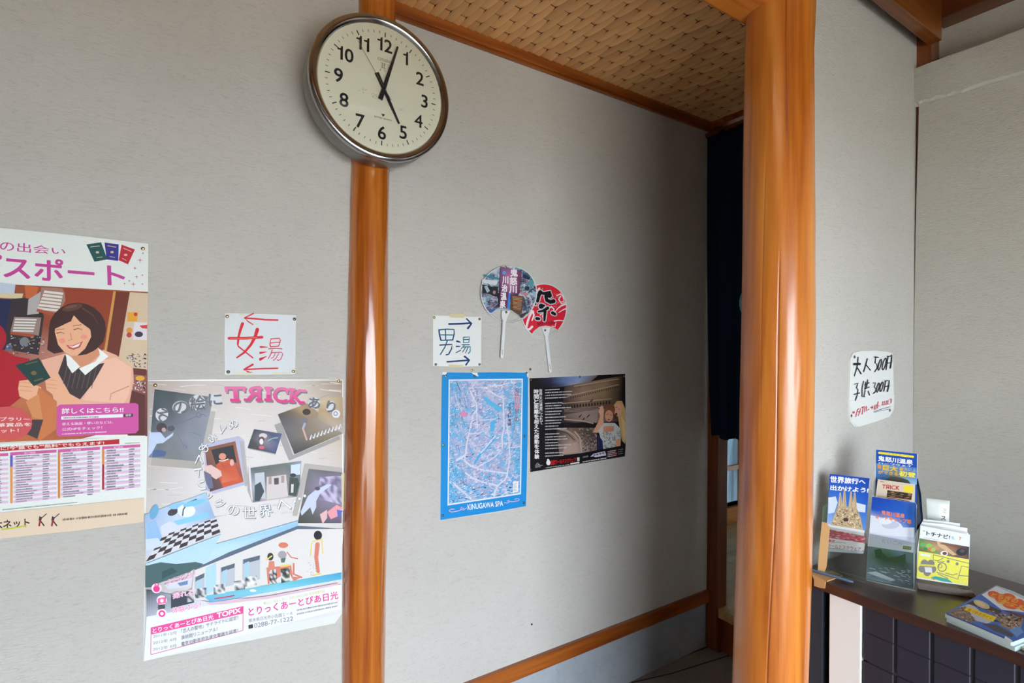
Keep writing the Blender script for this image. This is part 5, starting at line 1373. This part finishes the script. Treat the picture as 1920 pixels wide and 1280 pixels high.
P.stroke(RR, 8, (350, 900), (330, 950), (320, 1004)); P.stroke(RR, 8, (350, 900), (386, 890), (370, 950), (350, 990)); P.stroke(RR, 8, (344, 940), (378, 930)); P.stroke(RR, 9, (400, 880), (430, 868)); P.stroke(RR, 9, (418, 870), (404, 970)); P.stroke(RR, 8, (440, 870), (436, 940)); P.stroke(RR, 8, (462, 862), (460, 930), (494, 904))
P.stroke(RR, 12, (520, 880), (550, 876)); P.stroke(RR, 8, (544, 860), (536, 900)); P.stroke(RR, 8, (570, 850), (566, 910)); P.stroke(RR, 8, (590, 840), (586, 904)); P.stroke(RR, 8, (600, 850), (632, 860)); P.stroke(RR, 8, (618, 800), (606, 890))
for x in (680, 704, 730, 752): P.stroke(RR, 8, (x, 800-(x-680)*.2), (x-8, 850-(x-680)*.2), (x+14, 846-(x-680)*.2))
P.stroke(RR, 9, (770, 772), (796, 762), (788, 820)); P.stroke((90, 80, 150), 5, (560, 934), (640, 910), (780, 868)); P.stroke((90, 80, 150), 4, (566, 948), (640, 924), (770, 900))
P.obj('handwriting', p7, M_INK)

#---------------------------------------------------------------- thumbtacks
tack_me = lathe('thumbtack', [(0, -.0030), (.0022, -.0028), (.0040, -.0020), (.0047, -.0006), (.0047, 0), (.001, .0)], 16)
tack_b = tack_me.copy(); tack_b.materials.append(M_BRASS); tack_s = tack_me.copy(); tack_s.materials.append(M_STEELT)
def tack(px, py, where, kind='b', Y=D, off=.0013):
    p = onY(px, py, Y-off)
    o = bpy.data.objects.new('thumbtack', tack_b if kind == 'b' else tack_s); COL.objects.link(o)
    o.location = p
    return tag(o, where, 'thumbtack', 'thumbtacks holding the paper signs')
B, S = 'brass thumbtack ', 'dull steel thumbtack '
for a in ((268, 466, B+'at the top right corner of the passport poster', 'b'), (254, 963, S+'at the bottom right corner of the passport poster', 's'),
          (291, 722, B+'at the top left corner of the TRICK poster', 'b'), (635, 714, B+'at the top right corner of the TRICK poster', 'b'),
          (426, 593, B+'at the top left corner of the red-lettered sign', 'b'), (552, 598, S+'at the top right corner of the red-lettered sign', 's'),
          (428, 697, S+'at the bottom left corner of the red-lettered sign', 's'), (550, 696, B+'at the bottom right corner of the red-lettered sign', 'b'),
          (814, 595, B+'at the top left corner of the blue-lettered sign', 'b'), (899, 598, S+'at the top right corner of the blue-lettered sign', 's'),
          (817, 683, S+'at the bottom left corner of the blue-lettered sign', 's'), (899, 683, S+'at the bottom right corner of the blue-lettered sign', 's'),
          (836, 705, B+'at the top left corner of the blue map', 'b'), (890, 705, S+'in the middle of the top edge of the blue map', 's'),
          (987, 699, S+'at the top right corner of the blue map', 's'), (831, 834, B+'halfway down the left edge of the blue map', 'b'),
          (983, 817, S+'halfway down the right edge of the blue map', 's'), (830, 966, S+'at the bottom left corner of the blue map', 's'), (982, 942, S+'at the bottom right corner of the blue map', 's'),
          (996, 712, S+'at the top left corner of the black arena poster', 's'), (1087, 706, S+'in the middle of the top edge of the black arena poster', 's'), (1170, 705, S+'at the top right corner of the black arena poster', 's'), (995, 880, S+'at the bottom left corner of the black arena poster', 's')):
    tack(*a)
tack(885, 694, 'pinkish bare thumbtack in the wall between the blue-lettered sign and the map', 'b', off=0)
tack(994, 692, 'dull steel bare thumbtack in the wall just above the black poster top left corner', 's', off=0)
tack(948, 501, 'brass thumbtack at the top of the photo fan', 'b', off=.0108); tack(949, 585, 'dull steel thumbtack in the neck of the photo fan', 's', off=.0108)
tack(1018, 540, 'brass thumbtack at the top of the red fan', 'b', off=.0046); tack(1022, 619, 'dull steel thumbtack in the neck of the red fan', 's', off=.0046)
tack(1602, 669, 'dull steel thumbtack at the top left corner of the price card', 's', YB, .0045)
tack(1596, 779, 'dull steel thumbtack at the bottom left corner of the price card', 's', YB, .0045)
tack(1668, 769, 'dull steel thumbtack at the bottom right corner of the price card', 's', YB, .0058)
tack(1671, 667, 'dull steel thumbtack at the top right corner of the price card', 's', YB, .0045)
nail = lathe('nail_head', [(0, -.002), (.0035, -.0015), (.004, 0), (.001, 0)], 12); nail.materials.append(M_HOLE)
o = bpy.data.objects.new('nail_head', nail); COL.objects.link(o); o.location = onY(997, 1170, D-.0003); tag(o, 'small dark nail head alone low on the long wall', 'nail')

#==================================================================== COUNTER
CX0, CX1, CZ, CYE = 1.4875, 1.925, .858, .792
cnt = empty('reception_counter', (CX0, CYE, 0), 'dark brown counter with small dark square tiles on its front', 'counter')
box('top', CX0-.006, CX1, -1.6, CYE, CZ-.027, CZ, M_CTOP, cnt, bev=.002)
box('carcass', CX0+.014, CX1-.02, -1.58, .628, 0, CZ-.028, M_GROUT, cnt)
box('post', CX0+.006, CX0+.05, .735, .772, 0, CZ-.028, M_DKBLUE, cnt, bev=.002)
box('back_panel', CX0+.10, CX1-.02, .628, .78, 0, CZ-.028, M_HOLE, cnt)
box('white_board', CX0+.003, CX0+.022, .6405, .7165, 0, CZ-.028, M_WHITE, cnt, bev=.0015)
tb = bmesh.new(); box_bm(tb, -.006, 0, -.0335, .0335, -.0355, .0355, .0018)
tme = bm_mesh('tile', tb); tme.materials.append(M_TILE)
rg = random.Random(2)
for i in range(14):
    for j in range(11):
        t_ = link('tile', tme, None, cnt)
        y = .6385-.0355-i*.0737; z = .771+.029-j*.0742-.0
        t_.location = (.014+rg.uniform(-.0004, .0004), y-CYE, z)
        if z > .76: t_.location[2] = .797

#---------------------------------------------------------------- brochures
def frame3(pA, pB, lean):
    """vertical-ish plane through two photo points standing on the counter; leans back by lean degrees"""
    A = onZ(*pA, CZ+.003); B = onZ(*pB, CZ+.003)
    u = (B-A); u[2] = 0; u /= np.linalg.norm(u)
    n = np.array([u[1], -u[0], 0])
    if np.dot(CAMP-A, n) < 0: n = -n
    n[2] = 0
    nn = n*math.cos(math.radians(lean))+np.array([0, 0, 1.])*math.sin(math.radians(lean))
    return A, u, n, nn
def shift(pl, d):
    p, n = pl; return (np.array(p)+np.array(n)*d, n)

def booklet(name, label, outline, pl, thick, mat=M_PAPER, cat='brochure', group=None):
    e = empty(name, tuple(onPlane(*outline[-1], *pl)), label, cat, group)
    sheet('pages', outline, *pl, thick, mat, e, 0)
    return e, Print(*pl, base=thick+.0004)

A1, u1, n1, nn1 = frame3((1536, 1072), (1622, 1090), 10)
rack = empty('brochure_rack', tuple(A1), 'clear acrylic brochure holder at the left end of the counter', 'brochure holder')
pl1 = (A1+n1*-.014, nn1)
# acrylic pocket: front, back, side panes, base
def pane(name, q, pl, d, th=.002, mat=M_ACR, parent=None): return sheet(name, q, pl[0], pl[1], th, mat, parent, d)
pane('front_pane', [(1541, 985), (1625, 1000), (1622, 1092), (1536, 1068)], pl1, .018, parent=rack)
pane('back_pane', [(1545, 905), (1636, 918), (1627, 1086), (1541, 1062)], pl1, -.004, parent=rack)
pane('base_edge', [(1536, 1062), (1622, 1084), (1622, 1092), (1536, 1070)], pl1, .012, .008, M_PLAST if False else M_ACR, rack)
e, P = booklet('brochure', 'brochure with a many-spired pale church under blue sky, in the leftmost holder', [(1556, 888), (1594, 893), (1631, 900), (1624, 970), (1616, 1037), (1549, 1022)], shift(pl1, .001), .006)
P.crop(1520, 820, 4.268)
P.grad([(152, 290), (472, 326), (440, 745), (130, 690)], [[(20, 70, 180), (24, 80, 190), (20, 60, 160)], [(60, 110, 200), (50, 110, 200), (30, 90, 190)], [(150, 180, 226), (90, 150, 220), (90, 140, 210)]])
P.poly((200, 214, 232), (140, 480), (200, 470), (216, 520), (190, 600), (140, 610)); P.poly((206, 216, 232), (362, 520), (440, 540), (436, 600), (366, 590))
ST = (196, 176, 140)
for x, t, b in ((236, 440, 560), (270, 410, 560), (322, 430, 560), (352, 440, 560)):
    P.poly(ST, (x-4, t), (x+6, t), (x+18, b), (x-20, b)); P.stroke((120, 96, 70), 3, (x+2, t+20), (x+4, b), cap=False)
P.poly((186, 164, 130), (216, 545), (366, 560), (400, 640), (420, 740), (160, 700), (190, 620))
P.specks([(210, 560), (380, 570), (410, 740), (170, 690)], 140, [(230, 216, 186), (120, 100, 76), (90, 74, 60), (206, 186, 150)], 5, (.04, .1), .03)
P.disc((70, 56, 50), 282, 655, 20, 14); P.poly((70, 56, 50), (262, 655), (302, 655), (300, 672), (264, 670))
P.poly((206, 90, 110), (132, 730), (440, 790), (436, 845), (128, 800)); P.specks([(132, 730), (440, 790), (436, 845), (128, 800)], 80, [(230, 150, 160), (196, 40, 60), (236, 190, 190), (120, 110, 60)], 6, (.04, .1), .08)
P.poly((226, 222, 218), (128, 800), (436, 848), (428, 905), (122, 880)); P.text((206, 50, 60), '東武', [(138, 812), (196, 820), (196, 842), (138, 836)], .03); P.text((206, 50, 60), 'ワールドスクウェア', [(134, 850), (402, 878), (402, 908), (134, 876)], .02); P.fine((120, 110, 110), [(200, 830), (320, 846), (320, 852), (200, 838)], 1, .9, .8, 3)
P.poly((186, 190, 196), (122, 884), (428, 908), (420, 930), (120, 910))
P.text((240, 242, 246), '世界旅行へ', [(158, 306), (440, 336), (436, 374), (158, 360)], .05); P.text((240, 242, 246), '出かけよう!', [(158, 380), (464, 404), (458, 442), (158, 420)], .05)
P.obj('printed_cover', e)

A2, u2, n2, nn2 = frame3((1625, 1088), (1716, 1108), 9)
rack2 = empty('brochure_rack', tuple(A2), 'clear acrylic stepped brochure holder in the middle of the row', 'brochure holder')
pl2 = (A2, nn2)
pane('front_pane', [(1631, 1000), (1718, 1018), (1716, 1108), (1625, 1086)], pl2, .010, parent=rack2)
pane('side_pane', [(1713, 945), (1719, 946), (1717, 1108), (1711, 1107)], pl2, -.004, .016, parent=rack2)
pane('back_pane', [(1638, 900), (1722, 912), (1717, 1100), (1628, 1080)], pl2, -.070, parent=rack2)
pane('base_edge', [(1625, 1078), (1716, 1098), (1716, 1108), (1625, 1088)], pl2, .0, .012, parent=rack2)
e, P = booklet('brochure', 'brochure with white cloud, blue sky and green gorge, front of the middle holder', [(1635, 930), (1676, 936), (1717, 942), (1716, 1020), (1714, 1104), (1626, 1082), (1630, 1000)], shift(pl2, -.001), .004)
P.crop(1520, 820, 4.268)
P.grad([(492, 472), (846, 522), (830, 930), (460, 870)], [[(14, 60, 160), (24, 76, 176), (60, 110, 190)], [(20, 76, 180), (30, 90, 190), (40, 100, 190)], [(190, 200, 224), (150, 170, 214), (60, 110, 190)], [(216, 220, 232), (206, 210, 228), (200, 206, 224)], [(190, 196, 214), (206, 210, 226), (196, 200, 218)]])
P.poly((214, 220, 232), (480, 620), (560, 640), (640, 640), (720, 690), (740, 720), (830, 720), (826, 800), (470, 770)); P.disc((190, 196, 216), 640, 700, 70, 30); P.disc((224, 228, 236), 600, 670, 50, 26)
P.poly((216, 216, 222), (462, 800), (826, 860), (822, 922), (456, 868)); P.text((170, 166, 176), 'だいごみ', [(568, 810), (736, 834), (734, 864), (566, 840)], 0); P.poly((90, 110, 60), (740, 866), (806, 874), (804, 898), (738, 892)); P.text((206, 206, 90), '日光市', [(748, 872), (800, 879), (799, 892), (747, 886)], .02)
P.grad([(456, 868), (822, 922), (824, 1210), (444, 1130)], [[(120, 140, 140), (90, 130, 100), (110, 140, 150), (90, 120, 90)], [(110, 130, 120), (40, 90, 40), (40, 84, 40), (90, 104, 104)], [(120, 136, 140), (110, 126, 130), (110, 120, 126), (84, 96, 100)], [(150, 170, 176), (170, 184, 190), (120, 132, 138), (84, 96, 100)]])
P.poly((46, 84, 44), (510, 900), (560, 890), (580, 930), (620, 960), (700, 950), (760, 930), (760, 1010), (600, 990), (520, 960)); P.specks([(450, 1020), (800, 1060), (800, 1180), (450, 1120)], 60, [(226, 230, 232), (70, 84, 90), (190, 200, 204)], 7, (.04, .14), .03, 20); P.poly((226, 228, 230), (450, 1080), (520, 1070), (680, 1140), (640, 1150))
for s_, q in (('鬼怒川温泉', [(568, 582), (754, 612), (750, 646), (566, 616)]), ('オートキャンプ場', [(520, 616), (806, 660), (802, 694), (518, 646)])):
    P.text((120, 130, 180), s_, q, .07); P.text((238, 130, 70), s_, q, .03)
P.obj('printed_cover', e)
e, P = booklet('brochure', 'cream brochure with small red lettering and a yellow square, second step of the middle holder', [(1646, 898), (1716, 908), (1715, 942), (1710, 960), (1640, 945)], shift(pl2, -.026), .004)
P.crop(1520, 820, 4.268)
P.poly((214, 200, 180), (540, 336), (834, 378), (830, 560), (530, 500)); P.text((196, 60, 60), 'TЯICK', [(574, 374), (712, 386), (708, 420), (572, 406)], .04); P.poly((236, 214, 50), (748, 380), (822, 390), (818, 444), (744, 436)); P.fine((90, 70, 70), [(556, 346), (600, 352), (600, 360), (556, 354)], 1, .9, .8, 3); P.poly((60, 44, 34), (614, 420), (812, 448), (806, 500), (608, 474)); P.specks([(614, 424), (808, 450), (804, 498), (610, 472)], 40, [(150, 110, 70), (30, 20, 20), (190, 160, 110)], 3, (.03, .08), .12, 90); P.stroke((170, 50, 50), 6, (604, 480), (700, 496), (790, 510), cap=False)
P.obj('printed_cover', e)
e, P = booklet('brochure', 'tall blue brochure with yellow band and orange lettering, back step of the middle holder', [(1643, 842), (1682, 846), (1721, 851), (1718, 930), (1712, 965), (1638, 950)], shift(pl2, -.050), .005)
P.crop(1520, 820, 4.268)
P.poly((22, 76, 170), (524, 96), (852, 130), (846, 520), (520, 480)); P.stroke((236, 220, 60), 18, (548, 122), (690, 138), (820, 154)); P.text((60, 80, 60), 'ようこそ', [(620, 124), (724, 134), (724, 144), (620, 134)], 0)
P.text((232, 236, 244), '鬼怒川温泉', [(542, 146), (818, 180), (816, 218), (540, 186)], .05); P.text((232, 236, 244), 'ロープウェイ', [(546, 198), (806, 222), (806, 236), (546, 212)], .04)
P.grad([(526, 206), (850, 242), (848, 376), (522, 336)], [[(90, 150, 206), (80, 140, 206), (60, 130, 210)], [(60, 120, 190), (110, 130, 110), (50, 120, 200)], [(70, 120, 190), (70, 70, 60), (150, 190, 226)]])
P.poly((76, 74, 60), (600, 336), (640, 310), (720, 320), (780, 340), (800, 368), (620, 348))
P.text((226, 140, 40), '最', [(536, 216), (564, 220), (564, 250), (536, 246)], .05); P.text((238, 190, 50), '巨大', [(580, 218), (696, 232), (694, 272), (578, 260)], .05); P.text((230, 170, 60), '最大に上', [(712, 236), (846, 250), (844, 274), (710, 262)], .03); P.text((226, 160, 60), 'くまモ', [(540, 262), (600, 270), (600, 296), (540, 288)], .03) if False else None
P.text((244, 226, 60), '初登', [(712, 266), (842, 284), (838, 320), (708, 306)], .06); P.text((226, 170, 70), 'ができる', [(540, 262), (700, 278), (698, 304), (540, 288)], .04)
P.obj('printed_cover', e)

# dark leaflet edge behind, cardboard stand at far left
dk = empty('brochure', tuple(onPlane(1720, 950, *shift(pl2, -.075))), 'dark-backed folder standing behind the middle holder', 'folder')
sheet('cover', [(1716, 896), (1721, 897), (1727, 925), (1731, 975), (1716, 1000)], *shift(pl2, -.085), .004, M_CURT, dk, 0)
sheet('inner', [(1714, 900), (1717, 901), (1723, 930), (1727, 975), (1712, 1000)], *shift(pl2, -.080), .002, M_DKBLUE, dk, 0)
cb = empty('cardboard_stand', tuple(onZ(1532, 1075, CZ)), 'tan cardboard stand and taped flap folded over the left counter corner', 'cardboard')
sheet('upright', [(1541, 978), (1551, 980), (1556, 990), (1550, 1062), (1546, 1072), (1533, 1070), (1536, 1030)], *shift(pl1, .020), .003, M_CARD, cb, 0)
q = [onZ(x, y, CZ+.001) for x, y in ((1522, 1072), (1560, 1072), (1580, 1080), (1551, 1091), (1547, 1089), (1524, 1080))]
m_ = len(q); me = mesh('flap', [tuple(a) for a in q]+[(a[0], a[1], a[2]+.003) for a in q], [tuple(range(m_))[::-1], tuple(range(m_, 2*m_))]+[(i, (i+1) % m_, (i+1) % m_+m_, i+m_) for i in range(m_)])
world_child('flap', me, M_CARD, cb)
sheet('folded_edge', [(1522, 1076), (1548, 1090), (1546, 1103), (1538, 1102), (1526, 1098), (1526, 1086)], (CX0-.0065, 0, CZ), (-1, 0, 0), .003, M_CARD, cb, .0005)
pen = lathe('pen', [(0, 0), (.003, .001), (.0035, .004), (.0035, .09), (.002, .10), (0, .101)], 12)
pn = link('pen', pen, simple('blue_grey_pen', (96, 120, 150), .4)); qa = onZ(1522, 1068, CZ+.008); qb = onZ(1556, 1078, CZ+.008)
pn.location = qa; pn.rotation_euler = (0, 0, math.atan2(qb[1]-qa[1], qb[0]-qa[0])-math.pi/2); tag(pn, 'thin blue-grey pen lying on the cardboard flap', 'pen')
bk = empty('brochure', tuple(onPlane(1545, 1000, *shift(pl1, -.02))), 'green-edged clear folder leaning behind the leftmost brochure', 'folder')
sheet('cover', [(1543, 950), (1549, 944), (1552, 950), (1548, 985), (1541, 984)], *shift(pl1, -.016), .003, simple('green_film', (150, 186, 168), .3), bk, 0)

# magazine holder 3 on its stone base
A3, u3, n3, nn3 = frame3((1720, 1096), (1818, 1112), 14)
pl3 = (A3, nn3)
base = empty('stone_stand', tuple(A3), 'grey carved stone wedge holding up the booklets', 'stand')
def prism(name, top, Zt, bot, Zb, mat, parent):
    a = [onZ(*q, Zt) for q in top]; b = [onZ(*q, Zb) for q in bot]; n_ = len(a)
    me_ = mesh(name, a+b, [tuple(range(n_)), tuple(range(2*n_-1, n_-1, -1))]+[(i, i+n_, (i+1) % n_+n_, (i+1) % n_) for i in range(n_)])
    bm_ = bmesh.new(); bm_.from_mesh(me_); bmesh.ops.recalc_face_normals(bm_, faces=bm_.faces); bmesh.ops.bevel(bm_, geom=list(bm_.edges), offset=.0015, segments=2, affect='EDGES'); bm_.to_mesh(me_); bm_.free()
    return world_child(name, me_, mat, parent)
prism('block', [(1718, 1092), (1824, 1108), (1816, 1098), (1722, 1082)], CZ+.016, [(1721, 1104), (1834, 1123), (1822, 1108), (1722, 1094)], CZ, M_STONE, base)
Pe = Print((0, 0, CZ+.0165), (0, 0, 1), base=.0008).crop(1700, 920, 4.268)
Pe.stroke((60, 50, 46), 5, (414, 768), (440, 764), (460, 774), (480, 770), (508, 780)); Pe.stroke((60, 50, 46), 5, (430, 780), (470, 786), (500, 786))
Pe.obj('carved_mark', base, M_INK)
for k, (q, th, d, lb) in enumerate((([(1722, 972), (1760, 976), (1800, 981), (1798, 1060), (1722, 1050)], .004, -.040, 'greyish booklet at the very back of the stone stand'),
                        ([(1724, 978), (1770, 982), (1814, 990), (1812, 1080), (1724, 1060)], .005, -.030, 'white booklet in the middle of the stone stand stack'),
                        ([(1724, 983), (1772, 990), (1816, 999), (1814, 1090), (1722, 1075)], .005, -.022, 'white booklet just behind the front booklet on the stone stand'))):
    e, _ = booklet('booklet', lb, q, shift(pl3, d), th, M_PAPER, 'booklet', 'booklets on the stone stand')
e, P = booklet('booklet', 'front booklet with white title band, vegetables and a yellow map cover, on the stone stand', [(1727, 985), (1772, 993), (1819, 1002), (1817, 1050), (1815, 1098), (1768, 1092), (1719, 1084), (1720, 1030)], shift(pl3, -.012), .008, M_PAPER, 'booklet', 'booklets on the stone stand')
P.crop(1700, 920, 4.268)
P.poly((226, 228, 232), (110, 276), (508, 350), (502, 446), (104, 374))
P.text((40, 36, 44), 'トチナビ!', [(160, 320), (346, 354), (344, 388), (158, 354)], .04); P.text((110, 160, 180), 'S.', [(360, 364), (388, 368), (386, 388), (358, 384)], .02); P.text((220, 120, 70), '7', [(420, 368), (438, 372), (436, 396), (418, 392)], .03); P.fine((150, 160, 170), [(140, 370), (300, 398), (300, 404), (140, 376)], 1, .95, .8, 1); P.stroke((60, 60, 60), 4, (130, 318), (146, 322))
P.grad([(102, 378), (500, 448), (498, 548), (96, 482)], [[(60, 120, 60), (150, 110, 80), (120, 80, 60), (50, 44, 50)], [(110, 140, 60), (190, 150, 110), (150, 110, 80), (40, 36, 44)], [(60, 90, 50), (150, 120, 90), (110, 86, 70), (90, 60, 50)]])
for x, y, r, c in ((130, 430, 22, (90, 170, 90)), (180, 440, 26, (130, 190, 90)), (210, 470, 22, (170, 190, 80)), (150, 465, 18, (60, 130, 60)), (240, 490, 20, (110, 150, 80)), (300, 500, 30, (226, 226, 230)), (304, 500, 18, (110, 60, 50)), (440, 490, 44, (34, 32, 40)), (446, 480, 20, (70, 64, 76)), (184, 462, 16, (226, 110, 60))):
    P.disc(c, x, y, r, r*.7)
P.poly((206, 170, 130), (240, 400), (290, 420), (400, 510), (370, 516), (250, 440)); P.stroke((120, 80, 60), 8, (270, 420), (400, 448), cap=False)
P.poly((230, 224, 84), (96, 480), (500, 550), (490, 756), (400, 740), (80, 690))
P.poly((226, 224, 220), (110, 498), (192, 512), (190, 530), (108, 516)); GY = (128, 124, 116)
for k in range(5):
    t = k*2*math.pi/5-.9; P.disc(GY, 166+44*math.cos(t), 612+40*math.sin(t), 30)
P.disc(GY, 166, 612, 40); P.poly((210, 200, 60), (104, 584), (222, 592), (222, 606), (104, 600)); P.poly((216, 216, 220), (142, 610), (200, 612), (206, 654), (150, 650))
for pts in ([(214, 510), (212, 552), (250, 560), (290, 540)], [(220, 512), (498, 580)], [(250, 570), (300, 566)], [(240, 650), (330, 680), (410, 706), (440, 600), (496, 612)], [(312, 656), (370, 674), (404, 662)], [(420, 676), (492, 682)], [(250, 664), (330, 700)]):
    P.stroke(GY, 6, *pts)
P.ring(GY, 284, 610, 34, 7); P.disc(GY, 332, 564, 12); P.disc(GY, 404, 584, 12); P.ring(GY, 270, 602, 14, 4)
P.poly((60, 160, 150), (190, 694), (230, 682), (330, 704), (372, 736), (280, 722)); P.poly((206, 90, 80), (192, 700), (226, 704), (220, 712))
P.obj('printed_cover', e)

# white squeeze tube standing upside down behind
tz = CZ+.0; tx = onX(1758, 975, 1.80)
tube = empty('squeeze_tube', (tx[0], tx[1], CZ), 'white squeeze tube standing on its cap behind the booklets', 'tube')
topz = onX(1758, 936, 1.80)[2]-CZ
v = []; f = []; nn = 24; mm = 12
for i in range(mm+1):
    t = i/mm; z = .02+(topz-.02)*t; ra_ = .019*(1-t)+.0265*t; rb_ = .019*(1-t)**.7+.0012
    for k in range(nn):
        th = 2*math.pi*k/nn; a_ = ra_*math.cos(th); b_ = rb_*math.sin(th)
        # wide axis across the view
        cx_, sx_ = math.cos(YAW+.5), -math.sin(YAW+.5)
        v.append((a_*cx_-b_*sx_*-1, a_*sx_+b_*cx_, z))
for i in range(mm):
    for k in range(nn): k2 = (k+1) % nn; f.append((i*nn+k, i*nn+k2, (i+1)*nn+k2, (i+1)*nn+k))
f.append(tuple(mm*nn+k for k in range(nn)))
link('body', mesh('body', v, f, True), simple('pearl_plastic', (226, 230, 226), .3, coat=.4), tube)
link('cap', lathe('cap', [(0, 0), (.017, 0), (.018, .004), (.017, .022), (0, .022)], 24, 'Z'), M_PLAST, tube)
Pt = Print((tx[0]-.021, tx[1]-.016, 1.), (math.sin(YAW+.5), math.cos(YAW+.5), 0), base=.0).crop(1700, 920, 4.268)
Pt.text((120, 160, 130), 'ミ', [(290, 140), (318, 144), (316, 180), (288, 176)], .02); Pt.text((50, 60, 60), 'ス', [(276, 200), (314, 206), (312, 236), (274, 230)], .03)
Pt.obj('label_lettering', tube, M_INK)

# magazines lying at the right
def lying(name, label, q, z0, z1, mat, cat='magazine', group=None):
    e_ = empty(name, tuple(onZ(*q[0], z0)), label, cat, group)
    a = [onZ(*p_, z1) for p_ in q]; b = [np.array([p_[0], p_[1], z0]) for p_ in a]; n_ = len(a)
    me_ = mesh('pages', a+b, [tuple(range(n_)), tuple(range(2*n_-1, n_-1, -1))]+[(i, i+n_, (i+1) % n_+n_, (i+1) % n_) for i in range(n_)])
    bm_ = bmesh.new(); bm_.from_mesh(me_); bmesh.ops.recalc_face_normals(bm_, faces=bm_.faces); bm_.to_mesh(me_); bm_.free()
    world_child('pages', me_, mat, e_)
    return e_, Print((0, 0, z1), (0, 0, 1), base=.0004)
M_PAGES = simple('page_edges', (186, 206, 206), .7)
lying('booklet', 'cream booklet under the colourful magazine at the right edge of the counter', [(1893, 1197), (1960, 1148), (2060, 1190), (1990, 1260)], CZ, CZ+.006, simple('cream_cover', (214, 210, 186), .6), 'booklet')
lying('magazine', 'lower blue-edged magazine beneath the colourful one', [(1775, 1158), (1872, 1098), (2010, 1170), (1903, 1213)], CZ+.0, CZ+.009, M_PAGES)
e, P = lying('magazine', 'colourful magazine with orange lettering lying on the counter at the right', [(1772, 1150), (1868, 1097), (1900, 1108), (2010, 1160), (1900, 1203), (1895, 1202)], CZ+.0092, CZ+.018, M_PAGES)
P.crop(1700, 920, 4.268)
P.poly((70, 110, 190), (308, 978), (716, 760), (1320, 1030), (850, 1208))
P.poly((226, 226, 230), (600, 830), (716, 762), (1320, 1030), (1250, 1060), (940, 970), (760, 950)); P.stroke((60, 60, 150), 9, (320, 984), (560, 1080), (850, 1206), cap=False)
P.poly((190, 190, 214), (420, 930), (520, 900), (680, 1050), (640, 1060), (560, 1040)); P.poly((130, 110, 100), (360, 960), (470, 920), (560, 1050), (500, 1050), (330, 985))
P.specks([(340, 975), (460, 920), (560, 1030), (500, 1060)], 70, [(206, 190, 160), (110, 90, 80), (160, 130, 100), (80, 70, 80)], 3, (.05, .15), .06)
P.poly((70, 60, 60), (480, 900), (560, 870), (760, 960), (740, 990)); P.disc((206, 186, 150), 600, 908, 70, 26, a=24); P.disc((226, 206, 160), 590, 902, 40, 14, a=24); P.poly((150, 130, 110), (700, 990), (940, 1000), (900, 1150), (760, 1080)); P.specks([(640, 950), (930, 1000), (900, 1120), (700, 1040)], 120, [(120, 96, 80), (190, 160, 120), (90, 76, 80), (214, 200, 180), (160, 60, 50)], 4, (.04, .12), .06)
P.poly((80, 76, 86), (600, 1060), (720, 1070), (860, 1150), (840, 1170), (700, 1120)); P.poly((110, 150, 206), (820, 1110), (900, 1080), (936, 1130), (880, 1170))
P.poly((236, 206, 40), (488, 926), (722, 1010), (690, 1048), (458, 950)); P.text((190, 130, 30), '食べ歩きガイド', [(500, 938), (690, 1012), (676, 1034), (478, 954)], .02)
P.poly((96, 60, 76), (760, 950), (900, 980), (1250, 1070), (1240, 1090), (900, 1010)); P.poly((236, 236, 232), (790, 1160), (850, 1200), (840, 1212), (780, 1180))
for x, y, r, ry in ((700, 830, 52, 28), (760, 860, 60, 34), (820, 850, 54, 30), (830, 910, 70, 34), (900, 900, 50, 36), (950, 930, 60, 34), (1010, 950, 60, 30)): P.disc((226, 96, 40), x, y, r, ry, a=15)
P.text((240, 170, 60), 'とちぎの', [(690, 812), (900, 862), (880, 900), (670, 846)], .05); P.text((240, 170, 60), 'お店', [(740, 862), (1060, 950), (1030, 980), (720, 896)], .05)
P.obj('printed_cover', e)

# a few loose stains on the plaster
M_ST = simple('rust_stain', (176, 158, 136), .9)
